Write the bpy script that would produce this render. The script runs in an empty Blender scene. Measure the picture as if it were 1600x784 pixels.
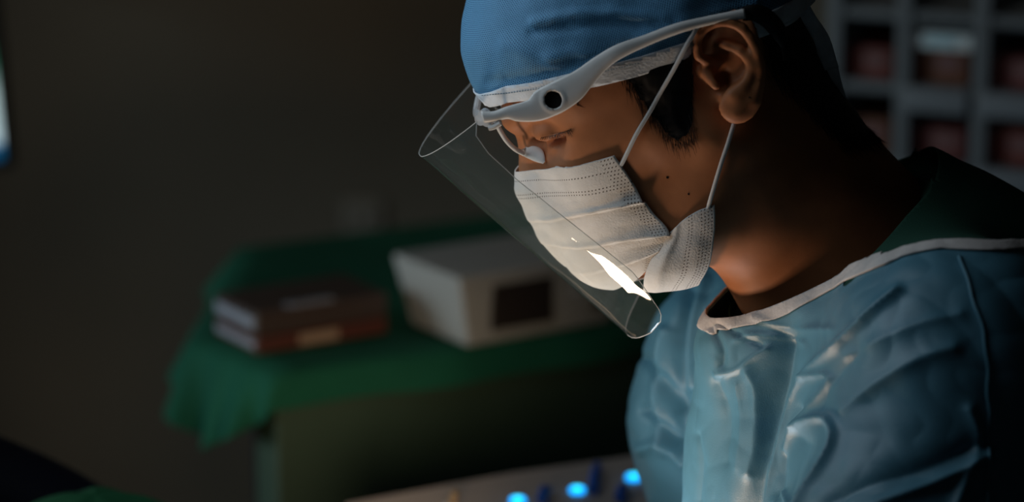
import bpy, bmesh, math, random
import numpy as np
from mathutils import Vector, Matrix
from mathutils.bvhtree import BVHTree
from mathutils import noise as mnoise

random.seed(7)
np.random.seed(7)
S = bpy.context.scene
C = S.collection
PI = math.pi

# ------------------------------------------------------------------ camera
FPX = 100.0 / 36.0 * 1600.0
PITCH = math.radians(14.0)
CAM = np.array([0.0, 0.0, 1.52])
FW = np.array([0.0, math.cos(PITCH), -math.sin(PITCH)])
UP = np.array([0.0, math.sin(PITCH), math.cos(PITCH)])
RT = np.array([1.0, 0.0, 0.0])
D0 = 1.74
Y0 = D0 * math.cos(PITCH)
cam = bpy.data.cameras.new('camera'); camo = bpy.data.objects.new('camera', cam); C.objects.link(camo)
camo.location = CAM; camo.rotation_euler = (PI / 2 - PITCH, 0, 0)
cam.lens = 100; cam.sensor_width = 36; cam.clip_start = 0.05
cam.dof.use_dof = True; cam.dof.focus_distance = D0 - 0.062; cam.dof.aperture_fstop = 3.8
S.camera = camo

def ray(px, py):
    return FW + RT * ((px - 800) / FPX) - UP * ((py - 392) / FPX)
def U(px, py, off=0.0):
    """the point seen at a pixel, on the upright plane `off` mm behind the head's middle"""
    d = ray(px, py); t = (Y0 + off / 1000.0) / d[1]
    return CAM + d * t
def G(px, py, z):
    """the point seen at a pixel on the level plane of height z"""
    d = ray(px, py); t = (z - CAM[2]) / d[2]
    return CAM + d * t
def project(v):
    r = np.asarray(v, float) - CAM
    dep = r @ FW
    return np.stack([800 + FPX * (r @ RT) / dep, 392 - FPX * (r @ UP) / dep], -1)

# ------------------------------------------------------------------ light and exposure
S.view_settings.view_transform = 'Standard'; S.view_settings.look = 'None'
S.view_settings.gamma = 1; S.view_settings.use_curve_mapping = False
S.view_settings.exposure = 0.0
w = bpy.data.worlds.new('world'); S.world = w; w.use_nodes = True
w.node_tree.nodes['Background'].inputs[0].default_value = (0.75, 0.85, 1.0, 1)
w.node_tree.nodes['Background'].inputs[1].default_value = 0.008

def area(name, loc, target, size, power, color, size_y=None, spread=None):
    l = bpy.data.lights.new(name, 'AREA'); l.energy = power; l.color = color
    l.shape = 'RECTANGLE'; l.size = size; l.size_y = size_y or size
    if spread: l.spread = math.radians(spread)
    o = bpy.data.objects.new(name, l); C.objects.link(o); o.location = Vector(loc)
    o.rotation_euler = (Vector(target) - Vector(loc)).to_track_quat('-Z', 'Y').to_euler()
    return o
# light thrown back up by the lit operating field, below and in front of the face
area('field_lamp', U(640, 1000, -85), U(960, 380, -30), 0.05, 0.38, (1.0, 0.73, 0.52), 0.05, spread=150)
# added cool fill for the cap, out of view above and to the left
area('cap_fill', U(-60, -430, -60), U(800, 120, 0), 0.45, 0.75, (0.74, 0.88, 1.0), 0.45, spread=130)
area('gown_fill', U(900, 1080, -25), U(1130, 640, -30), 0.10, 0.22, (0.80, 0.90, 1.0), 0.10, spread=130)  # added cool fill from below that brightens the chest of the gown
# added faint fill from overhead, aimed at the back wall
area('wall_fill', (-0.2, 2.9, 2.6), (-0.2, 3.6, 0.9), 1.0, 1.15, (1.0, 0.93, 0.82), spread=110)
area('left_fill', (-1.7, 2.1, 0.95), (-0.3, 2.6, 0.75), 0.5, 3.0, (0.78, 0.95, 1.0), spread=100)  # added cool fill for the drape flap and the machine's left side
area('trolley_fill', U(600, 900, 60), G(560, 700, 0.75), 0.10, 0.12, (1.0, 0.74, 0.48), 0.10, spread=40)  # added warm fill that makes the glow on the trolley front

# ------------------------------------------------------------------ helpers
def link_mesh(name, verts, faces, mat, parent=None, smooth=True):
    me = bpy.data.meshes.new(name)
    me.from_pydata([tuple(map(float, v)) for v in verts], [], [tuple(int(i) for i in f) for f in faces])
    me.validate(); me.update()
    if smooth: me.polygons.foreach_set('use_smooth', [True] * len(me.polygons))
    o = bpy.data.objects.new(name, me); C.objects.link(o)
    if mat: me.materials.append(mat)
    if parent: o.parent = parent
    return o
def tag(o, label, cat, group=None, kind=None):
    if label: o['label'] = label
    if cat: o['category'] = cat
    if group: o['group'] = group
    if kind: o['kind'] = kind
    return o
def empty(name, loc):
    o = bpy.data.objects.new(name, None); C.objects.link(o); o.location = Vector(loc); o.empty_display_size = 0.05
    return o
def child(o, parent):
    """parent keeping the world place (the parent is an unrotated Empty)"""
    o.parent = parent; o.matrix_parent_inverse = Matrix.Translation(-parent.location)
    return o

class MB:
    def __init__(s): s.bm = bmesh.new()
    def box(s, c, size, rz=0.0, taper=1.0, bevel=0.0, rot=None):
        m = Matrix.Translation(Vector(c)) @ (rot if rot is not None else Matrix.Rotation(rz, 4, 'Z'))
        r = bmesh.ops.create_cube(s.bm, size=1.0)
        vs = r['verts']
        for v in vs:
            k = taper if v.co.z < 0 else 1.0
            v.co = Vector((v.co.x * size[0] * k, v.co.y * size[1] * k, v.co.z * size[2]))
        if bevel:
            es = list({e for v in vs for e in v.link_edges})
            rb = bmesh.ops.bevel(s.bm, geom=es, offset=bevel, segments=3, profile=0.6, affect='EDGES')
            vs = list({v for v in rb['verts']} | {v for v in vs if v.is_valid})
        for v in vs: v.co = m @ v.co
        return s
    def tube(s, pts, radii, n=12, caps=True, flat=1.0, up=None):
        pts = [Vector(p) for p in pts]
        if not hasattr(radii, '__len__'): radii = [radii] * len(pts)
        rings = []
        ref = Vector(up) if up is not None else Vector((0, 0, 1))
        for i, p in enumerate(pts):
            t = (pts[min(i + 1, len(pts) - 1)] - pts[max(i - 1, 0)]).normalized()
            a = ref - t * ref.dot(t)
            if a.length < 1e-3: a = Vector((1, 0, 0)) - t * t.x
            a.normalize(); b = t.cross(a)
            if up is None: ref = a
            rings.append([s.bm.verts.new(p + a * math.cos(2 * PI * k / n) * radii[i] + b * math.sin(2 * PI * k / n) * radii[i] * flat) for k in range(n)])
        for i in range(len(rings) - 1):
            for k in range(n):
                s.bm.faces.new((rings[i][k], rings[i][(k + 1) % n], rings[i + 1][(k + 1) % n], rings[i + 1][k]))
        if caps:
            s.bm.faces.new(rings[0][::-1]); s.bm.faces.new(rings[-1])
        return s
    def disc(s, c, r, h, axis=(0, 0, 1), n=32, r2=None):
        ax = Vector(axis).normalized()
        return s.tube([Vector(c) - ax * h / 2, Vector(c) + ax * h / 2], [r, r2 if r2 is not None else r], n)
    def build(s, name, mat, parent=None, smooth=True, keep=True):
        bmesh.ops.recalc_face_normals(s.bm, faces=s.bm.faces)
        me = bpy.data.meshes.new(name); s.bm.to_mesh(me); s.bm.free()
        if smooth:
            me.polygons.foreach_set('use_smooth', [True] * len(me.polygons))
            try: me.set_sharp_from_angle(angle=math.radians(38))
            except Exception: pass
        o = bpy.data.objects.new(name, me); C.objects.link(o); me.materials.append(mat)
        if parent is not None:
            if parent.type == 'EMPTY' and keep: child(o, parent)
            else: o.parent = parent
        return o

def spline(pts, n):
    """Catmull-Rom through points, n samples per span"""
    P = [np.asarray(p, float) for p in pts]
    P = [2 * P[0] - P[1]] + P + [2 * P[-1] - P[-2]]
    out = []
    for i in range(1, len(P) - 2):
        for k in range(n):
            t = k / n
            out.append(0.5 * ((2 * P[i]) + (-P[i - 1] + P[i + 1]) * t + (2 * P[i - 1] - 5 * P[i] + 4 * P[i + 1] - P[i + 2]) * t * t + (-P[i - 1] + 3 * P[i] - 3 * P[i + 1] + P[i + 2]) * t ** 3))
    out.append(P[-2])
    return out
def patch(rows, nu, nv):
    """smooth surface through a grid of control points; returns (V x U) array"""
    a = np.array([spline(r, nu) for r in rows])
    return np.array([spline(list(a[:, j]), nv) for j in range(a.shape[1])]).transpose(1, 0, 2)
def grid_faces(nr, nc, off=0):
    return [(off + i * nc + j, off + i * nc + j + 1, off + (i + 1) * nc + j + 1, off + (i + 1) * nc + j) for i in range(nr - 1) for j in range(nc - 1)]
def set_uv(o, uv):
    me = o.data; l = me.uv_layers.new(name='UVMap')
    idx = np.empty(len(me.loops), int); me.loops.foreach_get('vertex_index', idx)
    l.data.foreach_set('uv', np.asarray(uv, float)[idx].ravel())
def solidify(o, t, offset=0.0):
    m = o.modifiers.new('thickness', 'SOLIDIFY'); m.thickness = t; m.offset = offset
    return o

# ---- signed distance shapes
def ell(P, c, r, ang=0.0, yaw=0.0):
    """ellipsoid; r = (forward, lateral, vertical) turned by ang in the x-z plane"""
    q = P - np.asarray(c, np.float32)
    ca, sa = math.cos(ang), math.sin(ang)
    x = q[..., 0] * ca + q[..., 2] * sa; z = -q[..., 0] * sa + q[..., 2] * ca; y = q[..., 1]
    if yaw:
        cy, sy = math.cos(yaw), math.sin(yaw); x, y = x * cy + y * sy, -x * sy + y * cy
    k0 = np.sqrt((x / r[0]) ** 2 + (y / r[1]) ** 2 + (z / r[2]) ** 2) + 1e-6
    k1 = np.sqrt((x / r[0] ** 2) ** 2 + (y / r[1] ** 2) ** 2 + (z / r[2] ** 2) ** 2) + 1e-6
    return k0 * (k0 - 1) / k1
def cap(P, a, b, ra, rb):
    a = np.asarray(a, np.float32); b = np.asarray(b, np.float32); ab = b - a
    t = np.clip(((P - a) @ ab) / max(float(ab @ ab), 1e-12), 0, 1)
    return np.linalg.norm(P - (a + t[..., None] * ab), axis=-1) - (ra + (rb - ra) * t)
def chain(P, pts, rs):
    d = None
    for i in range(len(pts) - 1):
        e = cap(P, pts[i], pts[i + 1], rs[i], rs[i + 1])
        d = e if d is None else smin(d, e, 0.0012)
    return d
def smin(a, b, k):
    h = np.maximum(k - np.abs(a - b), 0) / k
    return np.minimum(a, b) - h * h * k * 0.25
def smax(a, b, k): return -smin(-a, -b, k)

def surface_nets(fn, lo, hi, h):
    lo = np.asarray(lo, float); n = np.ceil((np.asarray(hi) - lo) / h).astype(int) + 1
    xs = [(lo[i] + h * np.arange(n[i])).astype(np.float32) for i in range(3)]
    F = np.empty(n, np.float32)
    step = max(1, int(600000 / (n[1] * n[2])))
    for i in range(0, n[0], step):
        X, Y, Z = np.meshgrid(xs[0][i:i + step], xs[1], xs[2], indexing='ij')
        F[i:i + step] = fn(np.stack([X, Y, Z], -1))
    neg = F < 0
    cnt = np.zeros(n - 1, np.int32); pos = np.zeros(tuple(n - 1) + (3,), np.float32)
    sl = lambda o: tuple(slice(o[a], n[a] - 1 + o[a]) for a in range(3))
    for ax in range(3):
        o1, o2 = [a for a in range(3) if a != ax]
        for u in (0, 1):
            for v in (0, 1):
                a = [0, 0, 0]; a[o1] = u; a[o2] = v; b = list(a); b[ax] = 1
                fa, fb = F[sl(a)], F[sl(b)]
                m = (neg[sl(a)] != neg[sl(b)])
                t = np.where(m, fa / np.where(m, fa - fb, 1), 0)
                cnt += m
                pos[..., ax] += t; pos[..., o1] += u * m; pos[..., o2] += v * m
    act = cnt > 0
    idx = -np.ones(n - 1, np.int64); idx[act] = np.arange(act.sum())
    base = np.argwhere(act)
    V = lo + h * (base + pos[act] / cnt[act][:, None])
    Q = []
    for ax in range(3):
        o1, o2 = [(1, 2), (2, 0), (0, 1)][ax]
        s0 = [slice(1, n[a] - 1) for a in range(3)]; s0[ax] = slice(0, n[ax] - 1)
        s1 = list(s0); s1[ax] = slice(1, n[ax])
        a, b = neg[tuple(s0)], neg[tuple(s1)]
        e = np.argwhere(a != b)
        if not len(e): continue
        fl = a[tuple(e.T)]
        off = np.array([1, 1, 1]); off[ax] = 0
        c = e + off
        def at(d1, d2):
            q = c.copy(); q[:, o1] += d1; q[:, o2] += d2
            return idx[tuple(q.T)]
        q = np.stack([at(-1, -1), at(0, -1), at(0, 0), at(-1, 0)], -1)
        q[~fl] = q[~fl][:, ::-1]
        Q.append(q)
    return V, np.concatenate(Q)

def largest(V, Fc):
    par = list(range(len(V)))
    def find(a):
        while par[a] != a: par[a] = par[par[a]]; a = par[a]
        return a
    for f in Fc.tolist():
        r = find(f[0])
        for k in f[1:]:
            q = find(k)
            if q != r: par[q] = r
    lab = np.array([find(i) for i in range(len(V))])
    u, c = np.unique(lab, return_counts=True); keep = lab == u[c.argmax()]
    mp = np.cumsum(keep) - 1; Fk = Fc[keep[Fc[:, 0]]]
    return V[keep], mp[Fk]
def subdiv(V, Fc):
    E = np.sort(np.stack([Fc, np.roll(Fc, -1, axis=1)], -1).reshape(-1, 2), axis=1)
    key = E[:, 0].astype(np.int64) * len(V) + E[:, 1]
    u, first, inv = np.unique(key, return_index=True, return_inverse=True); inv = inv.ravel()
    mid = (V[E[first, 0]] + V[E[first, 1]]) / 2; cen = V[Fc].mean(axis=1)
    nV = len(V); e = (nV + inv).reshape(-1, 4); c = nV + len(mid) + np.arange(len(Fc))
    W = np.concatenate([V, mid, cen])
    Q = np.concatenate([np.stack([Fc[:, k], e[:, k], c, e[:, k - 1]], -1) for k in range(4)])
    return W, Q
def vnormals(V, Fc):
    N = np.zeros_like(V)
    a, b, c = V[Fc[:, 0]], V[Fc[:, 1]], V[Fc[:, 2]]
    fn = np.cross(b - a, c - a)
    for k in range(Fc.shape[1]): np.add.at(N, Fc[:, k], fn)
    return N / (np.linalg.norm(N, axis=1)[:, None] + 1e-12)
def relax(V, Fc, it=2, lam=0.5):
    for _ in range(it):
        A = np.zeros_like(V); n = np.zeros(len(V))
        for k in range(4):
            i, j = Fc[:, k], Fc[:, (k + 1) % 4]
            np.add.at(A, i, V[j]); np.add.at(n, i, 1); np.add.at(A, j, V[i]); np.add.at(n, j, 1)
        V = V * (1 - lam) + lam * A / np.maximum(n, 1)[:, None]
    return V
def clip(V, T, s):
    """keep the part of a mesh where s > 0, cutting the faces along s = 0"""
    V = [tuple(v) for v in V]; s = list(s); made = {}; out = []
    def cut(i, j):
        k = (min(i, j), max(i, j))
        if k not in made:
            t = s[i] / (s[i] - s[j]); a, b = V[i], V[j]
            made[k] = len(V); V.append(tuple(a[q] + t * (b[q] - a[q]) for q in range(3))); s.append(0.0)
        return made[k]
    sa = np.array(s)
    T = np.asarray(T); inside = (sa[T] > 0)
    for f, m in zip(T.tolist(), inside.tolist()):
        if all(m): out.append(f); continue
        if not any(m): continue
        g = []
        for a in range(len(f)):
            i, j = f[a], f[(a + 1) % len(f)]
            if m[a]: g.append(i)
            if m[a] != m[(a + 1) % len(f)]: g.append(cut(i, j))
        if len(g) >= 3: out.append(g)
    used = sorted({i for f in out for i in f}); mp = {u: k for k, u in enumerate(used)}
    return np.array([V[u] for u in used]), [[mp[i] for i in f] for f in out]
def main_pieces(V, Fs, share=0.08):
    par = list(range(len(V)))
    def find(a):
        while par[a] != a: par[a] = par[par[a]]; a = par[a]
        return a
    for f in Fs:
        r = find(f[0])
        for k in f[1:]:
            q = find(k)
            if q != r: par[q] = r
    lab = np.array([find(i) for i in range(len(V))]); u, c = np.unique(lab, return_counts=True)
    good = set(u[c > share * len(V)].tolist()); keep = np.array([l in good for l in lab.tolist()])
    mp = (np.cumsum(keep) - 1).tolist()
    return V[keep], [[mp[i] for i in f] for f in Fs if keep[f[0]]]
def field_noise(V, scale, seed=0.0):
    return np.array([mnoise.noise((v[0] * scale + seed, v[1] * scale + seed * 2, v[2] * scale)) for v in V])
def seg_dist2(P, poly):
    """distance of 2-d or 3-d points to a polyline"""
    best = None
    for a, b in zip(poly[:-1], poly[1:]):
        a = np.asarray(a, float); b = np.asarray(b, float); ab = b - a
        t = np.clip(((P - a) @ ab) / max(float(ab @ ab), 1e-12), 0, 1)
        d = np.linalg.norm(P - (a + t[:, None] * ab), axis=1)
        best = d if best is None else np.minimum(best, d)
    return best
def in_poly(P, poly):
    """signed distance to a 2-d polygon, positive inside"""
    poly = np.asarray(poly, float)
    d = seg_dist2(P, list(poly) + [poly[0]])
    ins = np.zeros(len(P), bool); j = len(poly) - 1
    for i in range(len(poly)):
        xi, yi = poly[i]; xj, yj = poly[j]
        c = ((yi > P[:, 1]) != (yj > P[:, 1])) & (P[:, 0] < (xj - xi) * (P[:, 1] - yi) / (yj - yi + 1e-12) + xi)
        ins ^= c; j = i
    return np.where(ins, d, -d)
def XZ(px, py, off): q = U(px, py, off); return (q[0], q[2])

# ------------------------------------------------------------------ materials
def mat(name, col, rough=0.6, spec=0.5, metal=0.0, sss=0.0, sheen=0.0, emit=None, strength=0.0, noise=0.0, nscale=40.0, bump=0.0, bscale=300.0, coat=0.0, alpha=None):
    m = bpy.data.materials.new(name); m.use_nodes = True; nt = m.node_tree; b = nt.nodes['Principled BSDF']
    b.inputs['Base Color'].default_value = (*col, 1); b.inputs['Roughness'].default_value = rough
    b.inputs['Specular IOR Level'].default_value = spec; b.inputs['Metallic'].default_value = metal
    b.inputs['Sheen Weight'].default_value = sheen; b.inputs['Coat Weight'].default_value = coat
    if sss:
        b.inputs['Subsurface Weight'].default_value = sss; b.inputs['Subsurface Radius'].default_value = (0.006, 0.002, 0.001); b.inputs['Subsurface Scale'].default_value = 1.0
    if emit: b.inputs['Emission Color'].default_value = (*emit, 1); b.inputs['Emission Strength'].default_value = strength
    if alpha is not None: b.inputs['Alpha'].default_value = alpha
    tc = nt.nodes.new('ShaderNodeTexCoord')
    if noise:
        n = nt.nodes.new('ShaderNodeTexNoise'); n.inputs['Scale'].default_value = nscale; n.inputs['Detail'].default_value = 5
        nt.links.new(tc.outputs['Object'], n.inputs['Vector'])
        r = nt.nodes.new('ShaderNodeMapRange'); r.inputs['From Min'].default_value = 0.3; r.inputs['From Max'].default_value = 0.7
        r.inputs['To Min'].default_value = 1 - noise; r.inputs['To Max'].default_value = 1 + noise
        nt.links.new(n.outputs['Fac'], r.inputs['Value'])
        v = nt.nodes.new('ShaderNodeVectorMath'); v.operation = 'SCALE'; v.inputs[0].default_value = col
        nt.links.new(r.outputs[0], v.inputs['Scale']); nt.links.new(v.outputs[0], b.inputs['Base Color'])
    if bump:
        n2 = nt.nodes.new('ShaderNodeTexNoise'); n2.inputs['Scale'].default_value = bscale; n2.inputs['Detail'].default_value = 4
        nt.links.new(tc.outputs['Object'], n2.inputs['Vector'])
        bp = nt.nodes.new('ShaderNodeBump'); bp.inputs['Strength'].default_value = bump; bp.inputs['Distance'].default_value = 0.0006
        nt.links.new(n2.outputs['Fac'], bp.inputs['Height']); nt.links.new(bp.outputs[0], b.inputs['Normal'])
    return m
def mth(nt, op, a, b=None, c=None):
    n = nt.nodes.new('ShaderNodeMath'); n.operation = op
    for i, v in enumerate((a, b, c)):
        if v is None: continue
        if isinstance(v, (int, float)): n.inputs[i].default_value = v
        else: nt.links.new(v, n.inputs[i])
    return n.outputs[0]

M = {}
M['skin'] = mat('skin', (0.40, 0.150, 0.060), 0.55, 0.30, noise=0.10, nscale=70, bump=0.13, bscale=1900)
M['hair'] = mat('hair', (0.006, 0.005, 0.005), 0.5, 0.3)
M['lash'] = mat('lash', (0.01, 0.006, 0.005), 0.5)
M['eye'] = mat('eye', (0.35, 0.30, 0.27), 0.08, 0.8)
M['band'] = mat('band_cloth', (0.62, 0.66, 0.70), 0.8, 0.3, noise=0.12, nscale=120, bump=0.6, bscale=700)
M['gown'] = mat('gown_fabric', (0.075, 0.205, 0.275), 0.42, 0.5, noise=0.06, nscale=25, bump=0.25, bscale=1400)
M['trim'] = mat('gown_trim', (0.58, 0.53, 0.50), 0.8, 0.3, noise=0.1, nscale=90, bump=0.6, bscale=500)
M['under'] = mat('undershirt_green', (0.022, 0.075, 0.05), 0.85, 0.2, bump=0.4, bscale=900)
M['seam'] = mat('seam_thread', (0.03, 0.10, 0.15), 0.7)
M['plastic'] = mat('frame_plastic', (0.62, 0.60, 0.57), 0.42, 0.4, noise=0.03)
M['black'] = mat('black_rubber', (0.004, 0.004, 0.004), 0.6, 0.3)
M['loop'] = mat('ear_loop_elastic', (0.62, 0.60, 0.57), 0.9, 0.2)
M['drape'] = mat('green_drape', (0.008, 0.080, 0.048), 0.85, 0.15, noise=0.15, nscale=12)
M['wall'] = mat('wall_paint', (0.20, 0.18, 0.145), 0.9, 0.1, noise=0.06, nscale=3)
M['floor'] = mat('floor_vinyl', (0.12, 0.11, 0.10), 0.6, noise=0.1, nscale=4)
M['device'] = mat('device_shell', (0.33, 0.34, 0.34), 0.5, 0.4, noise=0.03)
M['screen_off'] = mat('dark_display', (0.03, 0.024, 0.022), 0.3)
M['navy'] = mat('navy_vinyl', (0.004, 0.006, 0.016), 0.6, 0.2)

def cap_material():
    m = mat('cap_mesh_cloth', (0.055, 0.20, 0.36), 0.62, 0.4); nt = m.node_tree; b = nt.nodes['Principled BSDF']
    uv = nt.nodes.new('ShaderNodeUVMap'); sp = nt.nodes.new('ShaderNodeSeparateXYZ'); nt.links.new(uv.outputs[0], sp.inputs[0])
    p = 0.0019
    u = mth(nt, 'DIVIDE', sp.outputs[0], p); v = mth(nt, 'DIVIDE', sp.outputs[1], p * 0.62)
    row = mth(nt, 'MULTIPLY', mth(nt, 'MODULO', mth(nt, 'ADD', mth(nt, 'FLOOR', v), 1000), 2), 0.5)
    fu = mth(nt, 'SUBTRACT', mth(nt, 'FRACT', mth(nt, 'ADD', u, row)), 0.5)
    fv = mth(nt, 'MULTIPLY', mth(nt, 'SUBTRACT', mth(nt, 'FRACT', v), 0.5), 0.75)
    d = mth(nt, 'SQRT', mth(nt, 'ADD', mth(nt, 'MULTIPLY', fu, fu), mth(nt, 'MULTIPLY', fv, fv)))
    r = nt.nodes.new('ShaderNodeMapRange'); r.inputs['From Min'].default_value = 0.18; r.inputs['From Max'].default_value = 0.36
    nt.links.new(d, r.inputs['Value'])
    cr = nt.nodes.new('ShaderNodeMix'); cr.data_type = 'RGBA'
    cr.inputs[6].default_value = (0.018, 0.085, 0.19, 1); cr.inputs[7].default_value = (0.105, 0.30, 0.49, 1)
    nt.links.new(r.outputs[0], cr.inputs[0]); nt.links.new(cr.outputs[2], b.inputs['Base Color'])
    bp = nt.nodes.new('ShaderNodeBump'); bp.inputs['Strength'].default_value = 0.6; bp.inputs['Distance'].default_value = 0.0004
    nt.links.new(r.outputs[0], bp.inputs['Height']); nt.links.new(bp.outputs[0], b.inputs['Normal'])
    return m
M['cap'] = cap_material()

def mask_material():
    """white nonwoven with weld dots; UV in metres: u along, v from the top or side edge, a second layer 'weld' marks the rows"""
    m = mat('mask_nonwoven', (0.66, 0.62, 0.58), 0.85, 0.2, noise=0.05, nscale=90, bump=0.5, bscale=900); nt = m.node_tree; b = nt.nodes['Principled BSDF']
    src = b.inputs['Base Color'].links[0].from_socket
    uv = nt.nodes.new('ShaderNodeUVMap'); uv.uv_map = 'UVMap'; sp = nt.nodes.new('ShaderNodeSeparateXYZ'); nt.links.new(uv.outputs[0], sp.inputs[0])
    at = nt.nodes.new('ShaderNodeAttribute'); at.attribute_name = 'weld'
    p = 0.0021
    du = mth(nt, 'ABSOLUTE', mth(nt, 'SUBTRACT', mth(nt, 'FRACT', mth(nt, 'DIVIDE', sp.outputs[0], p)), 0.5))
    dv = mth(nt, 'ABSOLUTE', mth(nt, 'SUBTRACT', mth(nt, 'FRACT', mth(nt, 'DIVIDE', sp.outputs[1], p)), 0.5))
    dot = mth(nt, 'MULTIPLY', mth(nt, 'LESS_THAN', du, 0.18), mth(nt, 'LESS_THAN', dv, 0.18))
    # rows: v in chosen bands, or near the side edge (weld attribute carries the distance from the side edge)
    row = mth(nt, 'FLOOR', mth(nt, 'DIVIDE', sp.outputs[1], p))
    rows = mth(nt, 'ADD', mth(nt, 'COMPARE', row, 3.0, 0.1), mth(nt, 'ADD', mth(nt, 'COMPARE', row, 7.0, 0.1), mth(nt, 'COMPARE', row, 8.0, 0.1)))
    side = mth(nt, 'LESS_THAN', at.outputs['Fac'], 0.0105)
    sidei = mth(nt, 'GREATER_THAN', at.outputs['Fac'], 0.0012)
    any_ = mth(nt, 'MINIMUM', mth(nt, 'ADD', rows, mth(nt, 'MULTIPLY', side, sidei)), 1.0)
    f = mth(nt, 'MULTIPLY', dot, any_)
    mx = nt.nodes.new('ShaderNodeMix'); mx.data_type = 'RGBA'; nt.links.new(f, mx.inputs[0]); nt.links.new(src, mx.inputs[6]); mx.inputs[7].default_value = (0.10, 0.075, 0.06, 1)
    nt.links.new(mx.outputs[2], b.inputs['Base Color'])
    return m
M['mask'] = mask_material()

def film_material():
    m = bpy.data.materials.new('clear_film'); m.use_nodes = True; nt = m.node_tree; nt.nodes.clear()
    out = nt.nodes.new('ShaderNodeOutputMaterial')
    tr = nt.nodes.new('ShaderNodeBsdfTransparent'); tr.inputs[0].default_value = (0.93, 0.96, 0.96, 1)
    gl = nt.nodes.new('ShaderNodeBsdfGlossy'); gl.inputs['Roughness'].default_value = 0.035; gl.inputs[0].default_value = (1, 1, 1, 1)
    ge = nt.nodes.new('ShaderNodeNewGeometry'); vd = nt.nodes.new('ShaderNodeVectorMath'); vd.operation = 'DOT_PRODUCT'
    nt.links.new(ge.outputs['Incoming'], vd.inputs[0]); nt.links.new(ge.outputs['Normal'], vd.inputs[1])
    gz = mth(nt, 'POWER', mth(nt, 'SUBTRACT', 1.0, mth(nt, 'ABSOLUTE', vd.outputs['Value'])), 5.0)
    k = mth(nt, 'ADD', mth(nt, 'MULTIPLY', gz, 0.9), 0.05)
    df = nt.nodes.new('ShaderNodeBsdfDiffuse'); df.inputs[0].default_value = (0.55, 0.75, 0.75, 1)
    tl = nt.nodes.new('ShaderNodeBsdfTranslucent'); tl.inputs[0].default_value = (0.55, 0.75, 0.75, 1)
    a = nt.nodes.new('ShaderNodeAddShader'); nt.links.new(df.outputs[0], a.inputs[0]); nt.links.new(tl.outputs[0], a.inputs[1])
    m0 = nt.nodes.new('ShaderNodeMixShader'); m0.inputs[0].default_value = 0.022
    nt.links.new(tr.outputs[0], m0.inputs[1]); nt.links.new(a.outputs[0], m0.inputs[2])
    m1 = nt.nodes.new('ShaderNodeMixShader'); nt.links.new(k, m1.inputs[0]); nt.links.new(m0.outputs[0], m1.inputs[1]); nt.links.new(gl.outputs[0], m1.inputs[2])
    nt.links.new(m1.outputs[0], out.inputs[0])
    return m
M['film'] = film_material()
M['film_edge'] = mat('film_edge', (0.75, 0.75, 0.72), 0.2, 0.6, alpha=0.6)
M['clear'] = mat('clear_plastic', (0.75, 0.75, 0.75), 0.15, 0.7, alpha=0.55)

# ------------------------------------------------------------------ room
def struct(name, c, size, m):
    o = MB().box((0, 0, 0), size).build(name, m, smooth=False); o.location = Vector(c); o['kind'] = 'structure'; return o
WALL_Y = 4.1
struct('wall_back', (0, WALL_Y + 0.05, 1.4), (6.4, 0.1, 2.8), M['wall'])
struct('wall_left', (-3.15, 1.6, 1.4), (0.1, 4.9, 2.8), M['wall'])
struct('wall_right', (3.15, 1.6, 1.4), (0.1, 4.9, 2.8), M['wall'])
struct('floor', (0, 1.6, -0.05), (6.4, 5.1, 0.1), M['floor'])
struct('ceiling', (0, 1.6, 2.85), (6.4, 5.1, 0.1), M['wall'])

# ------------------------------------------------------------------ the surgeon: body
TH = math.radians(28)
hx = lambda px, py, off=0.0: U(px, py, off).astype(np.float32)
def head_core(P, grow=0.0):
    d = ell(P, hx(1008, 68), (0.0925 + grow, 0.077 + grow, 0.094 + grow), TH)
    return d
EAR = -80.0
def ear_sdf(P):
    e = lambda x, y, o=0.0: hx(x, y, EAR + o)
    # thin bowl of the ear
    plate = ell(P, e(1139, 84, 7.0), (0.0185, 0.0038, 0.0262), math.radians(-6), yaw=math.radians(-14))
    hel = [(1104, 96, 1), (1092, 88, -1), (1088, 70, -2), (1094, 52, -3), (1107, 40, -3.5), (1124, 34, -4), (1143, 35, -4), (1159, 43, -4), (1172, 59, -4), (1182, 80, -4), (1188, 104, -3), (1186, 130, -1.5), (1179, 154, 0)]
    h = chain(P, [e(*q) for q in hel], [.0022, .0027, .0028, .0027, .0027, .0028, .0029, .003, .0030, .0030, .0030, .003, .0034])
    anti = [(1120, 66, 4), (1136, 70, 0.5), (1156, 78, -2), (1168, 90, -3), (1174, 104, -3), (1170, 120, -2.5), (1160, 134, -2), (1148, 145, -1.5)]
    a = chain(P, [e(*q) for q in anti], [.0028, .003, .0032, .0031, .0031, .0032, .0033, .0034])
    lobe = ell(P, e(1154, 165, -0.5), (0.0115, 0.0042, 0.0105), math.radians(20))
    lobe = smin(lobe, cap(P, e(1176, 140, 1), e(1150, 176, 0), .004, .0042), 0.004)
    trag = cap(P, e(1104, 112, 4), e(1119, 132, 0), .0045, .0034)
    crus = cap(P, e(1098, 92, 2), e(1132, 97, 5), .0026, .0022)
    root = cap(P, e(1118, 70, 16), e(1130, 140, 14), .009, .009)
    d = smin(plate, h, 0.003); d = smin(d, a, 0.0028); d = smin(d, lobe, 0.006); d = smin(d, trag, 0.003)
    d = smin(d, crus, 0.002); d = smin(d, root, 0.006)
    hole = smin(cap(P, e(1138, 108, -3), e(1126, 128, 5), .0056, .0052), cap(P, e(1148, 106, -2), e(1150, 118, -1), .0042, .0036), 0.003)
    d = smax(d, -hole, 0.002)
    foss = cap(P, e(1110, 58, -3), e(1128, 52, -3), .0022, .0022)
    d = smax(d, -foss, 0.002)
    return d
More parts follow.
